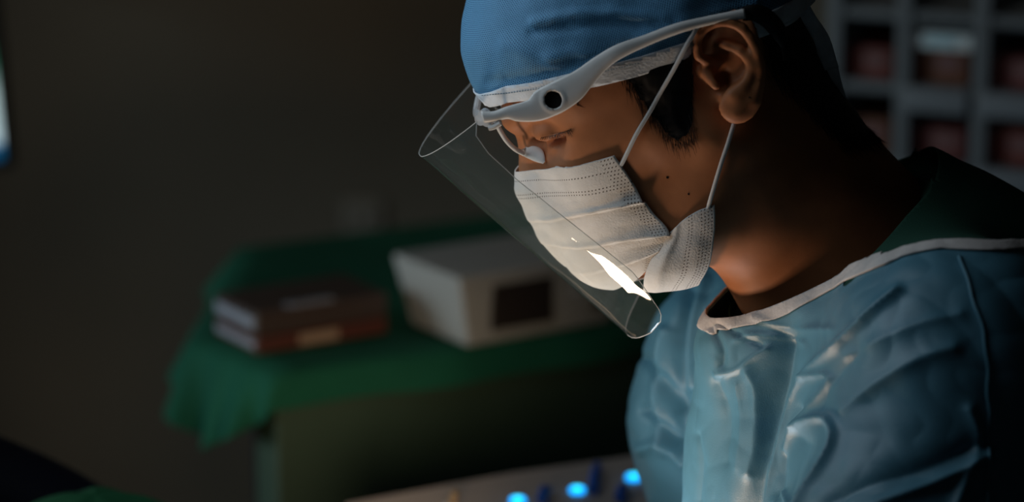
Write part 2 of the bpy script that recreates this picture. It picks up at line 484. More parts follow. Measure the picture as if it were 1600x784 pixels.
def head_sdf(P):
    m = P.copy(); m[..., 1] = Y0 - np.abs(P[..., 1] - Y0)       # both sides are mirror images
    d = head_core(m)
    f = lambda x, y, o=0.0: hx(x, y, o)
    d = smin(d, ell(m, f(962, 215, 0), (0.046, 0.057, 0.060), TH), 0.02)               # upper face
    d = smin(d, ell(m, f(925, 335), (0.024, 0.030, 0.042), TH), 0.02)                    # muzzle
    d = smin(d, cap(m, f(932, 388), f(948, 394, -14), .014, .013), 0.02)                  # chin
    d = smin(d, cap(m, f(950, 392, -16), f(1105, 340, -47), .013, .015), 0.02)            # jaw
    d = smin(d, cap(m, f(1105, 340, -50), f(1110, 215, -60), .015, .013), 0.03)          # ramus
    d = smin(d, ell(m, f(1020, 300, -32), (0.042, 0.026, 0.042), TH), 0.025)               # cheek
    d = smin(d, cap(m, f(945, 232, -40), f(1020, 205, -59), .014, .011), 0.02)            # cheekbone
    d = smin(d, ell(m, f(922, 264, -25), (0.014, 0.014, 0.016), TH), 0.014)                # cheek pad
    d = smin(d, chain(m, [f(818, 178, -8), f(830, 160, -22), f(862, 150, -40), f(902, 150, -53)], [.009, .0095, .0100, .010]), 0.010)  # brow
    d = smin(d, ell(m, f(806, 184, -12), (.0085, .0095, .0075), TH), 0.006)
    # eye socket
    d = smax(d, -ell(m, f(852, 214, -36), (0.013, 0.019, 0.0085), TH), 0.014)
    # nose
    d = smin(d, chain(m, [f(833, 196), f(834, 225), f(834, 262), f(838, 290)], [.0068, .0066, .0085, .0115]), 0.010)
    d = smin(d, cap(m, f(852, 292, -10), f(865, 292, -13), .0075, .0065), 0.008)          # nostril wing
    d = smin(d, ell(m, f(843, 240, -6), (0.008, 0.007, 0.018), 0.0), 0.010)                # side of nose
    d = smin(d, ell(m, f(884, 320), (0.012, 0.024, 0.012), TH), 0.02)                     # lips
    # eyeball under closed lids
    eye = ell(m, f(873, 201, -32), (0.0128, 0.0133, 0.0125), TH)
    d = smin(d, eye, 0.006)
    # heavy upper lid that overhangs the lashes
    lid = chain(m, [f(838, 203, -22), f(848, 207, -32), f(864, 204, -41), f(884, 197, -47)], [.0042, .0050, .0050, .0038])
    d = smin(d, lid, 0.004)
    # crease above the lid and slit below it
    cr = chain(m, [f(842, 186, -33), f(866, 181, -45), f(892, 183, -52)], [.0006, .0010, .0006])
    d = smax(d, -cr, 0.004)
    slit = chain(m, [f(840, 221, -26), f(856, 222, -35), f(872, 218, -43), f(892, 209, -50)], [.0010, .0022, .0022, .0010])
    d = smax(d, -slit, 0.004)
    # neck
    d = smin(d, cap(m, f(1150, 235), f(1310, 420), .0535, .060), 0.03)
    d = smin(d, cap(m, f(1165, 110), f(1262, 300), .036, .038), 0.03)
    d = smin(d, cap(m, f(1240, 290), f(1400, 430), .044, .050), 0.03)
    mas = cap(m, f(1165, 220, -50), f(1215, 470, -24), .012, .012)                        # neck muscle
    d = smin(d, mas, 0.03)
    d = smin(d, ell(m, f(1382, 810), (0.100, 0.140, 0.165), 0.0), 0.03)                  # chest
    box = (m[..., 0] > f(1060, 0)[0]) & (m[..., 0] < f(1215, 0)[0]) & (m[..., 2] > f(0, 240)[2])
    e = ear_sdf(m)
    d = np.where(box, smin(d, e, 0.004), d)
    return d
V_, F_ = surface_nets(head_sdf, [U(735, 0)[0], Y0 - 0.10, U(0, 680)[2]], [U(1500, 0)[0], Y0 + 0.10, U(0, -210)[2]], 0.0015)
V_, F_ = largest(V_, F_)
V_ = relax(V_, F_, 1, 0.5)
BODYV, BODYF = V_, F_
NB = vnormals(BODYV, BODYF)
person = link_mesh('person', BODYV, BODYF, M['skin'])
tag(person, 'surgeon in blue cap, white mask and teal gown, head bowed in profile to the left', 'person')
print('body', len(BODYV))
body_bvh = BVHTree.FromPolygons([tuple(v) for v in BODYV], [tuple(int(i) for i in f) for f in BODYF])
def on_body(px, py, lift=0.0):
    d = Vector(ray(px, py)).normalized()
    h, n, i, t = body_bvh.ray_cast(Vector(CAM), d)
    if h is None: return None
    return h + n * lift

# ---- hair: scalp hair behind the ear, sideburn, fringe
side = BODYV[:, [0, 2]]
back_poly = [XZ(*q, -62) for q in [(1180, -20), (1196, 60), (1208, 112), (1232, 140), (1262, 168), (1296, 204), (1330, 236), (1420, 240), (1420, -80), (1180, -120)]]
burn_poly = [XZ(*q, -68) for q in [(978, 112), (988, 128), (1000, 152), (1018, 176), (1038, 200), (1056, 214), (1072, 210), (1078, 180), (1082, 150), (1088, 118), (1086, 92), (1086, 40), (980, 40)]]
front_poly = [XZ(*q, -30) for q in [(745, 60), (770, 172), (830, 168), (900, 120), (985, 120), (985, 40), (745, -60)]]
sd = np.maximum(in_poly(side, back_poly), in_poly(side, burn_poly))
sd = sd + 0.0012 * field_noise(BODYV, 260.0) + 0.0030 * field_noise(BODYV * [1, 1, .12], 1300.0, 2.0)
off_ear = ~((side[:, 0] > XZ(1083, 0, -75)[0]) & (side[:, 0] < XZ(1196, 0, -75)[0]) & (side[:, 1] > XZ(0, 196, -75)[1]))
HV = BODYV + NB * np.clip(sd * 0.18, 0.0001, 0.0022)[:, None]
sd = np.where(off_ear, sd, -0.001)
hv, hf = clip(HV, BODYF, sd)
hairb = [list(map(tuple, hv)), [tuple(f) for f in hf]]
def strand(p0, d, L, r, bend):
    """a thin three-sided hair"""
    base = len(hairb[0]); n = 4
    p = np.array(p0, float); d = np.array(d, float); d /= np.linalg.norm(d)
    a = np.cross(d, [0.3, 1, 0.2]); a /= np.linalg.norm(a); b = np.cross(d, a)
    for k in range(n):
        rr = r * (1 - k / n * 0.85)
        for q in range(3):
            an = q * 2.0944
            hairb[0].append(tuple(p + a * math.cos(an) * rr + b * math.sin(an) * rr))
        p = p + d * L / (n - 1); d = d + np.array(bend) * 0.33; d /= np.linalg.norm(d)
    for k in range(n - 1):
        for q in range(3):
            hairb[1].append((base + k * 3 + q, base + k * 3 + (q + 1) % 3, base + k * 3 + 3 + (q + 1) % 3, base + k * 3 + 3 + q))
edge = np.where((np.abs(sd) < 0.0035) & (BODYV[:, 1] < Y0 + 0.02) & off_ear & (BODYV[:, 2] < XZ(0, 30, -60)[1]))[0]
for i in np.random.choice(edge, min(3200, len(edge)), replace=False):
    p = BODYV[i]; n = NB[i]
    dirv = np.array([0.30 if p[0] < XZ(1130, 0, -60)[0] else 0.55, 0, -1.0]); dirv = dirv - n * (dirv @ n)
    dirv = dirv + n * 0.15 + np.random.normal(0, 0.12, 3)
    strand(p, dirv, random.uniform(.004, .011), .00013, (0.05, 0, -0.1))
hair = link_mesh('hair', hairb[0], hairb[1], M['hair'], person)

# ---- lashes and a glint of the eye
lm = MB()
for k in range(80):
    t = (k + random.uniform(-.4, .4)) / 79.0
    px = 846 + 46 * t; py = 214 - 3 * math.sin(t * 2.2) - 10 * t * t
    h = on_body(px, py, 0.0002)
    if h is None: continue
    d = Vector((-0.35 + 0.75 * t + random.uniform(-.15, .15), -0.35, -0.8)).normalized()
    L = (0.0028 + 0.0024 * t) * random.uniform(.7, 1.15)
    lm.tube([h, h + d * L * 0.5, h + d * L + Vector((0, -0.0006, 0.0008))], [.00011, .00009, .00003], 4)
lashes = lm.build('eyelashes', M['lash'], person)
bw = MB()
for k in range(150):
    t = random.random(); px = 838 + 66 * t; py = 166 - 10 * math.sin(t * 2.6) + random.uniform(-5, 5)
    h = on_body(px, py, 0.0001)
    if h is None: continue
    bw.tube([h, h + Vector((0.004, -0.0006, 0.001 - 0.002 * t))], [.00014, .00005], 3)
bw.build('eyebrow', M['hair'], person)

for px, py, r in ((1043, 277, .0008), (1076, 303, .0006), (1171, 97 + 55, .0005)):
    h = on_body(px, py, 0.0)
    if h is not None: MB().disc(h, r, .0005, tuple(Vector(CAM) - h), 12).build('mole', M['lash'], person)
# ------------------------------------------------------------------ cap
CAPLINE = [(700, 176), (742, 166), (790, 160), (840, 154), (900, 140), (950, 130), (1000, 117), (1050, 101), (1100, 82), (1150, 64), (1190, 50), (1225, 36), (1255, 20), (1330, -30)]

def cap_sdf(P):
    d = ell(P, hx(1004, 52), (0.0990, 0.0810, 0.104), TH)
    d = smin(d, ell(P, hx(893, 62), (0.0590, 0.070, 0.060), TH), 0.03)
    d = smin(d, ell(P, hx(1110, 0), (0.060, 0.070, 0.060), TH), 0.03)
    return d
cv, cf = surface_nets(cap_sdf, [U(680, 0)[0], Y0 - 0.12, U(0, 260)[2]], [U(1320, 0)[0], Y0 + 0.12, U(0, -320)[2]], 0.0026)
cv = relax(cv, cf, 1)
cn = vnormals(cv, cf)
# folds of the loose cloth
pr = project(cv)
near = cv[:, 1] < Y0 + 0.01
disp = 0.0016 * field_noise(cv * [1, 1, 2.2], 22.0) + 0.0009 * field_noise(cv, 70.0, 4.0)
for poly, wd, h in [([(835, 36), (900, 22), (960, 20), (1040, 30)], 7, .0028), ([(830, 50), (920, 42), (1000, 40)], 6, -.0018),
                    ([(860, 92), (900, 80), (930, 96)], 10, .0016), ([(760, 128), (830, 118), (920, 100), (1000, 66)], 7, -.0016),
                    ([(790, 70), (850, 90), (900, 112)], 12, .0014), ([(1000, 60), (1090, 30), (1180, 8)], 8, .002)]:
    dd = seg_dist2(pr, poly); disp += np.where(near, h * np.exp(-(dd / wd) ** 2), 0)
cv = cv + cn * disp[:, None]
# the cloth is pressed in behind the ears
xe, ze = XZ(1135, 60, -78); wx = np.exp(-((cv[:, 0] - xe) / .021) ** 4); wz = np.clip(1 - (cv[:, 2] - ze) / 0.035, 0, 1)
cv[:, 1] += np.sign(Y0 - cv[:, 1]) * 0.0095 * wx * wz * np.clip((np.abs(cv[:, 1] - Y0) - .03) / .03, 0, 1)
# height over the slanted lower edge; the cloth hugs the head towards it
def over(v): return v[:, 2] - np.interp(v[:, 0], capl[:, 0], capl[:, 1])
cb_ = BVHTree.FromPolygons([tuple(v) for v in cv], [tuple(int(i) for i in f) for f in cf])
capl = []
for x, y in CAPLINE:
    h = cb_.ray_cast(Vector(CAM), Vector(ray(x, y)).normalized())[0]
    capl.append((h.x, h.z) if h is not None else XZ(x, y, 0 if x < 800 else -20))
capl = np.array(sorted(capl))
ov = over(cv)
hug = np.clip(1 - ov / 0.022, 0, 1) ** 2 * 0.0035
cv = cv - cn * hug[:, None]
cc = U(996, 52, 0)
def cap_uv(v):
    q = np.asarray(v) - cc
    ca, sa = math.cos(TH), math.sin(TH)
    x = q[:, 0] * ca + q[:, 2] * sa; z = -q[:, 0] * sa + q[:, 2] * ca; y = q[:, 1]
    az = np.arctan2(y, x); el = np.arctan2(z, np.hypot(x, y))
    return np.stack([az * 0.095, el * 0.1], -1)
kv, kf = clip(cv, cf, ov)
capo = link_mesh('surgical_cap', kv, kf, M['cap'], person); set_uv(capo, cap_uv(kv)); solidify(capo, 0.0006)
BW = 0.0106
hv2 = cv + cn * 0.0011
bv, bf = clip(hv2, cf, ov + 0.0012); ov2 = BW + 0.0006 * np.sin(bv[:, 0] * 90) - over(bv)
bv, bf = clip_in = clip(bv, [f for f in bf if len(f) == 4], ov2) if False else (bv, bf)
def clip_any(V, Fs, s):
    out_v, out_f = None, None
    tri = []
    for f in Fs:
        for k in range(1, len(f) - 1): tri.append((f[0], f[k], f[k + 1]))
    return clip(V, np.array(tri), s)
bv, bf = clip_any(bv, bf, BW - over(bv))
band = link_mesh('cap_band', bv, bf, M['band'], capo); solidify(band, 0.0009)
band['label'] = 'white edging band'
# stitched line along the band
st = MB(); cap_bvh = BVHTree.FromPolygons([tuple(v) for v in hv2], [tuple(int(i) for i in f) for f in cf])
def on_cap(px, py, lift=0.0):
    h, n, i, t = cap_bvh.ray_cast(Vector(CAM), Vector(ray(px, py)).normalized())
    return None if h is None else h - Vector(ray(px, py)).normalized() * lift
for k in range(60):
    px = 748 + k * 4.2; py = np.interp(px, [742, 790, 840, 900, 950, 1000], [150, 146, 139, 122, 110, 98])
    a, b = on_cap(px, py, .0012), on_cap(px + 2.6, py - 0.5, .0012)
    if a is not None and b is not None: st.tube([a, b], .00022, 4)
st.build('stitching', M['seam'], band)
# ties hanging from the back of the cap
def ribbon(name, pts, wid, m, parent, t=0.0005, wave=0.0, face=None):
    pts = [np.asarray(p, float) for p in spline(pts, 8)]
    V = []; n = 5
    for i, p in enumerate(pts):
        tg = pts[min(i + 1, len(pts) - 1)] - pts[max(i - 1, 0)]; tg /= np.linalg.norm(tg)
        s = np.cross(tg, [0.15, 1, 0.1] if face is None else face); s /= np.linalg.norm(s)
        ww = wid[0] + (wid[1] - wid[0]) * i / (len(pts) - 1)
        for k in range(n):
            u = (k / (n - 1) - 0.5)
            V.append(p + s * u * ww + np.array([0, wave * math.sin(i * 0.7 + k * 1.3), 0]))
    o = link_mesh(name, V, grid_faces(len(pts), n), m, parent); solidify(o, t)
    return o
ribbon('tie', [U(1243, -14, -30), U(1262, 25, -28), U(1284, 62, -22), U(1297, 108, -15)], (.007, .0105), M['band'], capo, wave=.0006)
ribbon('tie', [U(1296, 104, -12), U(1306, 140, -6), U(1320, 175, -2), U(1336, 214, 0)], (.010, .007), M['band'], capo, wave=.0005)
ribbon('tie', [U(1170, 52, -66), U(1205, 38, -58), U(1238, 20, -44), U(1250, -8, -34)], (.010, .010), M['band'], capo, wave=.0003)

# ------------------------------------------------------------------ undershirt
NECKL0 = [(1112, 499), (1140, 499), (1180, 491), (1230, 472), (1290, 446), (1340, 422), (1400, 396), (1450, 383), (1500, 378), (1560, 382), (1600, 380), (1700, 388)]
NECKL = [tuple(p) for p in spline(NECKL0, 4)]
def shoulders(P, g=0.0):
    m = P
    d = ell(m, U(1378, 800, 0), (0.118 + g, 0.165 + g, 0.185 + g), 0.0)
    d = smin(d, cap(m, U(1395, 455, -35), U(1500, 520, -128), .052 + g, .062 + g), 0.06)      # near shoulder slope
    d = smin(d, cap(m, U(1400, 455, 30), U(1430, 560, 150), .050 + g, .060 + g), 0.07)
    d = smin(d, cap(m, U(1450, 430, -10), U(1600, 640, 0), .052 + g, .11 + g), 0.07)        # upper back
    return d
def gown_sdf(P):
    d = shoulders(P)
    d = smin(d, cap(P, U(1505, 610, -150), U(1420, 900, -185), .068, .070), 0.05)              # near upper arm
    d = smin(d, cap(P, U(1420, 900, -185), U(1180, 1080, -170), .064, .05), 0.05)
    d = smin(d, cap(P, U(1270, 500, 125), U(1150, 555, 165), .050, .050), 0.05)                # far arm reaching forward
    d = smin(d, cap(P, U(1150, 555, 165), U(1118, 660, 180), .050, .050), 0.04)
    d = smin(d, cap(P, U(1118, 660, 180), U(1135, 900, 180), .050, .048), 0.04)
    d = smin(d, cap(P, U(1330, 470, 0), U(1400, 580, 0), .070, .085), 0.02)
    d = smin(d, cap(P, U(1430, 425, 0), U(1640, 510, 0), .084, .125), 0.03)
    # placket of cloth standing off the chest in front
    d = smin(d, cap(P, U(1160, 548, -8), U(1158, 900, -12), .020, .028), 0.04)
    d = smin(d, cap(P, U(1166, 545, -30), U(1290, 510, -60), .020, .024), 0.04)
    return d
gv, gf = surface_nets(gown_sdf, [U(960, 0, 200)[0], Y0 - 0.30, U(0, 1300)[2]], [U(1960, 0)[0], Y0 + 0.28, U(0, 190)[2]], 0.0028)
gv = relax(gv, gf, 2)
gv, gf = subdiv(gv, gf)
gv = relax(gv, gf, 2)
print('gown', len(gv))
gn = vnormals(gv, gf)
gp = project(gv)
facing = np.einsum('ij,ij->i', gn, (CAM - gv) / np.linalg.norm(CAM - gv, axis=1)[:, None])
nearg = (gv[:, 1] < Y0 + 0.06) & (facing > -0.2)
disp = 0.0034 * (np.abs(field_noise(gv * [1, 1, 0.55] + gv[:, [2, 0, 1]] * 0.4, 19.0, 5.0)) - 0.2) + 0.0012 * np.abs(field_noise(gv[:, [1, 2, 0]] + gv * [0, .3, .4], 47.0, 1.0)) + 0.0010 * field_noise(gv * [1, 1, 0.6], 14.0, 3.0) + 0.0003 * field_noise(gv, 60.0, 8.0)
FOLDS = [  # polyline in the photo, half-width px, height m
    ([(1404, 455), (1350, 500), (1300, 545), (1258, 585), (1228, 625), (1208, 680), (1190, 740), (1180, 800)], 6, .0048),
    ([(1258, 590), (1285, 585), (1290, 594), (1270, 625), (1240, 665)], 5, .0035),
    ([(1222, 700), (1240, 672), (1268, 656), (1294, 656), (1305, 680), (1292, 715), (1262, 755), (1235, 800)], 6, .0065),
    ([(1255, 690), (1235, 740), (1215, 800)], 14, -.007),
    ([(1246, 640), (1222, 690), (1204, 770)], 6, -.005),
    ([(1225, 530), (1215, 600), (1195, 680), (1172, 800)], 20, -.013),
    ([(1404, 455), (1375, 470), (1350, 495)], 7, .0015),
    ([(1340, 548), (1300, 590), (1275, 640)], 12, -.005),
    ([(1500, 492), (1450, 503), (1380, 530), (1320, 555)], 9, .0022),
    ([(1490, 545), (1440, 560), (1370, 600), (1320, 640)], 11, .0034),
    ([(1540, 690), (1450, 730), (1350, 760), (1260, 800)], 12, -.004),
    ([(1540, 715), (1470, 750), (1400, 778), (1340, 800)], 9, .005),
    ([(1515, 640), (1530, 690), (1505, 760), (1490, 800)], 8, .004),
    ([(1120, 505), (1150, 520), (1188, 540)], 3.5, -.0022),
    ([(1112, 512), (1130, 545), (1128, 570)], 6, -.0028),
    ([(1118, 585), (1150, 578), (1175, 560), (1195, 545)], 4, .0022),
    ([(1150, 530), (1190, 522), (1250, 535)], 5, .0020),
    ([(1122, 600), (1140, 650), (1136, 720)], 9, -.0022),
    ([(1152, 600), (1160, 660), (1150, 730)], 7, .0018),
    ([(1170, 580), (1182, 610), (1178, 680), (1165, 740)], 8, .0035),
    ([(1090, 680), (1096, 720), (1092, 784)], 4, -.0020),
    ([(1180, 497), (1230, 512), (1300, 515)], 6, .0022),
    ([(1200, 790), (1212, 765), (1222, 790)], 4, .004),
]
for poly, wd, h in FOLDS:
    dd = seg_dist2(gp, spline(poly, 4)); disp += np.where(nearg, 0.8 * h * np.exp(-(dd / wd / 1.15) ** 1.45), 0)
farg = (gv[:, 1] >= Y0 + 0.06) & (gv[:, 0] < U(1120, 0, 150)[0])
for poly, wd, h in [([(1080, 450), (1060, 560), (1070, 700)], 10, -.008), ([(1040, 520), (1028, 600), (1040, 700)], 10, .005),
                    ([(1010, 560), (1040, 600), (1060, 640)], 9, -.005), ([(1005, 700), (1040, 690), (1070, 720)], 9, .005), ([(1010, 640), (1035, 660), (1060, 690)], 7, -.005),
                    ([(1100, 440), (1082, 520), (1085, 600)], 9, .005)]:
    dd = seg_dist2(gp, spline(poly, 4)); disp += np.where(farg, h * np.exp(-(dd / wd) ** 2), 0)
gv = gv + gn * disp[:, None]
gn = vnormals(gv, gf)
gb_ = BVHTree.FromPolygons([tuple(v) for v in gv], [tuple(int(i) for i in f) for f in gf])
neck = []
for x, y in NECKL:
    h = gb_.ray_cast(Vector(CAM), Vector(ray(x, y)).normalized())[0]
    if h is not None and (h.y < Y0 - 0.03 or x < 1300): neck.append((h.x, h.z))
print([(round(a, 3), round(b, 3)) for a, b in neck][-8:]); neck = np.array(sorted(neck))
def below_neck(v):
    v = np.asarray(v); lim = np.interp(v[:, 0], neck[:, 0], neck[:, 1])
    far = np.clip(v[:, 1] - Y0 + 0.05 * np.clip((v[:, 0] - XZ(1500, 0, 0)[0]) / 0.03, 0, 1), 0, 1) * np.clip((v[:, 0] - XZ(1230, 0, 0)[0]) / 0.05, 0, 1)
    xa, xb, xc = XZ(1420, 0, 0)[0], XZ(1470, 0, 0)[0], XZ(1900, 0, 0)[0]
    dip = np.clip(v[:, 1] - (Y0 - np.interp(v[:, 0], [0.225, 0.25], [0.072, 0.118])), 0, 1) * np.interp(v[:, 0], [xa, xb, 0.325, 0.345], [0, 1, 1, 0.0])
    return lim - v[:, 2] - 1.3 * far - 8.0 * dip
bn = below_neck(gv)
g2v, g2f = clip(gv, gf, bn)
g2v, g2f = main_pieces(g2v, g2f, 0.3)
gown = link_mesh('surgical_gown', g2v, g2f, M['gown'], person); solidify(gown, 0.0008, -1)
gown['label'] = 'teal blue wrinkled surgical gown'
tvv, tff = clip(gv + gn * 0.0010, gf, bn + 0.0006)
TW = 0.0066
nl3 = [gb_.ray_cast(Vector(CAM), Vector(ray(*q)).normalized())[0] for q in NECKL]
nl3 = [np.array(q) for q in nl3 if q is not None and q.y < Y0]
bz = TW + 0.0008 * np.sin(tvv[:, 0] * 130) - below_neck(tvv)
bd = TW + 0.0006 * np.sin(tvv[:, 0] * 130) - seg_dist2(tvv, nl3)
tvv, tff = clip_any(tvv, tff, np.where((tvv[:, 1] > Y0 - 0.03) | (tvv[:, 0] < nl3[1][0]), bz, bd))
tvv, tff = main_pieces(tvv, tff)
trim = link_mesh('neck_trim', tvv, tff, M['trim'], gown); solidify(trim, 0.0012)
trim['label'] = 'off-white neckline binding'
gown_bvh = BVHTree.FromPolygons([tuple(v) for v in gv], [tuple(int(i) for i in f) for f in gf])
def on_gown(px, py, lift=0.0):
    dr = Vector(ray(px, py)).normalized()
    h, n, i, t = gown_bvh.ray_cast(Vector(CAM), dr)
    return None if h is None else h - dr * lift
sm = MB()
pts = [on_gown(x + 1.5 * math.sin(y * 0.09), y, .0004) for x, y in [tuple(p) for p in spline([(1500, 400), (1512, 440), (1528, 490), (1540, 540), (1544, 620), (1545, 700), (1542, 800)], 8)]]
pts = [p for p in pts if p is not None]
sm.tube(pts, .0011, 6)
sm.build('sleeve_seam', M['gown'], gown)

# green shirt under the gown: hugs the neck and shoulders, ends in a standing collar
def shirt_sdf(P):
    d = shoulders(P, -0.006)
    d = smin(d, cap(P, U(1290, 400, 0), U(1400, 560, 0), .0685, .080), 0.02)
    d = smin(d, cap(P, U(1395, 355, 0), U(1560, 520, 0), .050, .09), 0.03)
    return d
sv, sf = surface_nets(shirt_sdf, [U(1130, 0)[0], Y0 - 0.16, U(0, 620)[2]], [U(1720, 0)[0], Y0 + 0.16, U(0, 190)[2]], 0.003)
sv = relax(sv, sf, 1)
SH = [(1130, 520), (1250, 476), (1300, 447), (1345, 415), (1385, 375), (1415, 340), (1440, 312), (1462, 284), (1480, 240), (1800, 200)]
sb_ = BVHTree.FromPolygons([tuple(v) for v in sv], [tuple(int(i) for i in f) for f in sf])
shl = []
for x, y in [tuple(p) for p in spline(SH, 3)]:
    h = sb_.ray_cast(Vector(CAM), Vector(ray(x, y)).normalized())[0]
    shl.append((h.x, h.z) if h is not None else XZ(x, y, -30))
shl = np.array(sorted(shl))
shp = list(shl) + [XZ(2100, 200, -50), XZ(2100, 470, -50), XZ(1500, 450, -50), XZ(1300, 500, -50), XZ(1120, 545, -50)]
s_ = in_poly(sv[:, [0, 2]], shp)
s2v, s2f = clip(sv, sf, s_)
shirt = link_mesh('undershirt', s2v, s2f, M['under'], person); solidify(shirt, 0.0012)
shirt['label'] = 'dark green shirt under the gown'
# collar standing off the back of the neck
colr = [[U(1462, 288, -46), U(1448, 282, -20), U(1425, 276, 10), U(1400, 274, 36)],
        [U(1440, 318, -52), U(1440, 305, -22), U(1424, 298, 10), U(1395, 292, 38)],
        [U(1425, 350, -54), U(1438, 335, -22), U(1424, 325, 10), U(1395, 315, 38)]]
cp = patch(colr, 6, 6)
colo = link_mesh('collar', cp.reshape(-1, 3), grid_faces(cp.shape[0], cp.shape[1]), M['under'], shirt); solidify(colo, .0012)

# ------------------------------------------------------------------ mask
def mirror_rows(rows):
    out = []
    for r in rows:       # r runs from the middle to the near edge
        nearp = [np.array(p) for p in r]
        farp = [np.array([p[0], 2 * Y0 - p[1], p[2]]) for p in nearp[1:]]
        out.append(farp[::-1] + nearp)
    return out
rows = [
    [U(806, 267, 0), U(822, 266, -12), U(862, 260, -30), U(912, 248, -47), U(966, 232, -60)],
    [U(806, 284, 0), U(826, 284, -15), U(868, 280, -34), U(920, 268, -50), U(977, 256, -62)],
    [U(815, 314, 0), U(836, 316, -17), U(880, 312, -37), U(932, 302, -53), U(996, 293, -63)],
    [U(831, 350, 0), U(854, 352, -18), U(898, 348, -38), U(950, 338, -54), U(1020, 330, -64)],
    [U(856, 388, 0), U(878, 390, -18), U(920, 386, -38), U(970, 374, -54), U(1048, 362, -65)],
    [U(898, 426, 0), U(914, 428, -17), U(945, 422, -36), U(985, 408, -52), U(1034, 388, -62)],
    [U(948, 446, 0), U(958, 450, -15), U(975, 446, -32), U(998, 434, -48), U(1020, 412, -58)],
]
rows = mirror_rows(rows)
pg = patch(rows, 16, 18)
nv_, nu_ = pg.shape[:2]
arc = np.concatenate([[0], np.cumsum(np.linalg.norm(np.diff(pg[:, nu_ // 2 + 30], axis=0), axis=1))])
wid_ = np.concatenate([np.zeros((nv_, 1)), np.cumsum(np.linalg.norm(np.diff(pg, axis=1), axis=2), axis=1)], 1)
# pleats: stepped folds that run across the cup, plus soft creases
nrm = np.zeros_like(pg)
du_ = np.gradient(pg, axis=1); dv_ = np.gradient(pg, axis=0)
nrm = np.cross(du_, dv_); nrm /= np.linalg.norm(nrm, axis=2)[..., None] + 1e-9
if nrm[nv_ // 2, nu_ // 2, 0] > 0: nrm = -nrm
for i in range(nv_):
    v = i / (nv_ - 1)
    for j in range(nu_):
        u = abs(j / (nu_ - 1) - 0.5) * 2
        d = 0.0
        for v0, sl, hgt in ((0.47, 0.05, .0042), (0.62, -0.06, .0038), (0.76, -0.10, .0028)):
            q = (v - (v0 - sl * u)) / 0.10
            if -1 < q < 0: d += hgt * (1 + q) * (0.12 + 0.88 * u)
            elif 0 <= q < 0.08: d += hgt * (1 - q / 0.08) * (0.12 + 0.88 * u)
        d -= 0.0035 * math.exp(-((u - 0.74) / 0.12) ** 2 - ((v - 0.36) / 0.13) ** 2)
        d += 0.0012 * mnoise.noise(Vector(pg[i, j]) * 45) + 0.0005 * mnoise.noise(Vector(pg[i, j]) * 130)
        pg[i, j] += nrm[i, j] * d
def clear_of_face(g, gap):
    push = np.zeros(g.shape)
    for i in range(g.shape[0]):
        for j in range(g.shape[1]):
            h, n, k, dist = body_bvh.find_nearest(Vector(g[i, j]))
            if h is None: continue
            sgn = (Vector(g[i, j]) - h).dot(n)
            if sgn < gap: push[i, j] = np.array(n) * (gap - sgn)
    full = push.copy()
    for _ in range(16):
        q = push.copy()
        q[1:-1] = (push[:-2] + push[2:] + 2 * push[1:-1]) / 4; push = q.copy()
        q[:, 1:-1] = (push[:, :-2] + push[:, 2:] + 2 * push[:, 1:-1]) / 4
        m_ = np.linalg.norm(full, axis=2) > np.linalg.norm(q, axis=2)
        q[m_] = full[m_]; push = q
    return g + push
pg = clear_of_face(pg, 0.0018)
mverts = list(pg.reshape(-1, 3)); mfaces = grid_faces(nv_, nu_)
mus = [(wid_[i, j], arc[i]) for i in range(nv_) for j in range(nu_)]
mw = [min(wid_[i, j], wid_[i, -1] - wid_[i, j]) for i in range(nv_) for j in range(nu_)]
# lower wing that folds round under the jaw, near side and its mirror image
wing = [[U(1048, 361, -63), U(1066, 344, -67), U(1090, 328, -70), U(1116, 318, -72)],
        [U(1034, 384, -64), U(1060, 372, -68), U(1088, 358, -71), U(1117, 348, -73)],
        [U(1018, 408, -62), U(1048, 402, -68), U(1082, 392, -71), U(1114, 384, -72)],
        [U(1008, 432, -58), U(1040, 430, -65), U(1078, 424, -68), U(1108, 414, -68)],
        [U(1006, 447, -50), U(1038, 448, -57), U(1072, 444, -60), U(1096, 436, -60)],
        [U(1004, 455, -34), U(1036, 455, -42), U(1066, 452, -46), U(1088, 446, -46)],
        [U(990, 452, -10), U(1020, 452, -14), U(1046, 450, -16), U(1064, 446, -18)]]
wg = patch(wing, 14, 8)
for i in range(wg.shape[0]):
    for j in range(wg.shape[1]):
        u = j / (wg.shape[1] - 1)
        wg[i, j] += np.array([0, -1, 0]) * (0.0016 * math.exp(-((u - 0.22) / 0.1) ** 2) + 0.0011 * mnoise.noise(Vector(wg[i, j]) * 60) - 0.0022 * math.exp(-(u / 0.06) ** 2))
wg = clear_of_face(wg, 0.0018)
for mir in (0, 1):
    off = len(mverts); g = wg.copy()
    if mir: g[..., 1] = 2 * Y0 - g[..., 1]
    ww_ = np.concatenate([np.zeros((g.shape[0], 1)), np.cumsum(np.linalg.norm(np.diff(g, axis=1), axis=2), axis=1)], 1)
    av_ = np.concatenate([[0], np.cumsum(np.linalg.norm(np.diff(g[:, -1], axis=0), axis=1))])
    mverts += list(g.reshape(-1, 3)); mfaces += grid_faces(g.shape[0], g.shape[1], off)
    for i in range(g.shape[0]):
        for j in range(g.shape[1]):
            mus.append((av_[i] + 0.5, ww_[i, -1] - ww_[i, j] + 10.0012 - 10)); mw.append(ww_[i, -1] - ww_[i, j] + 0.0005)
mask = link_mesh('face_mask', mverts, mfaces, M['mask'], person); set_uv(mask, mus)
at = mask.data.attributes.new('weld', 'FLOAT', 'POINT'); at.data.foreach_set('value', np.array(mw, float))
solidify(mask, 0.0009)
mask['label'] = 'pleated white surgical mask'
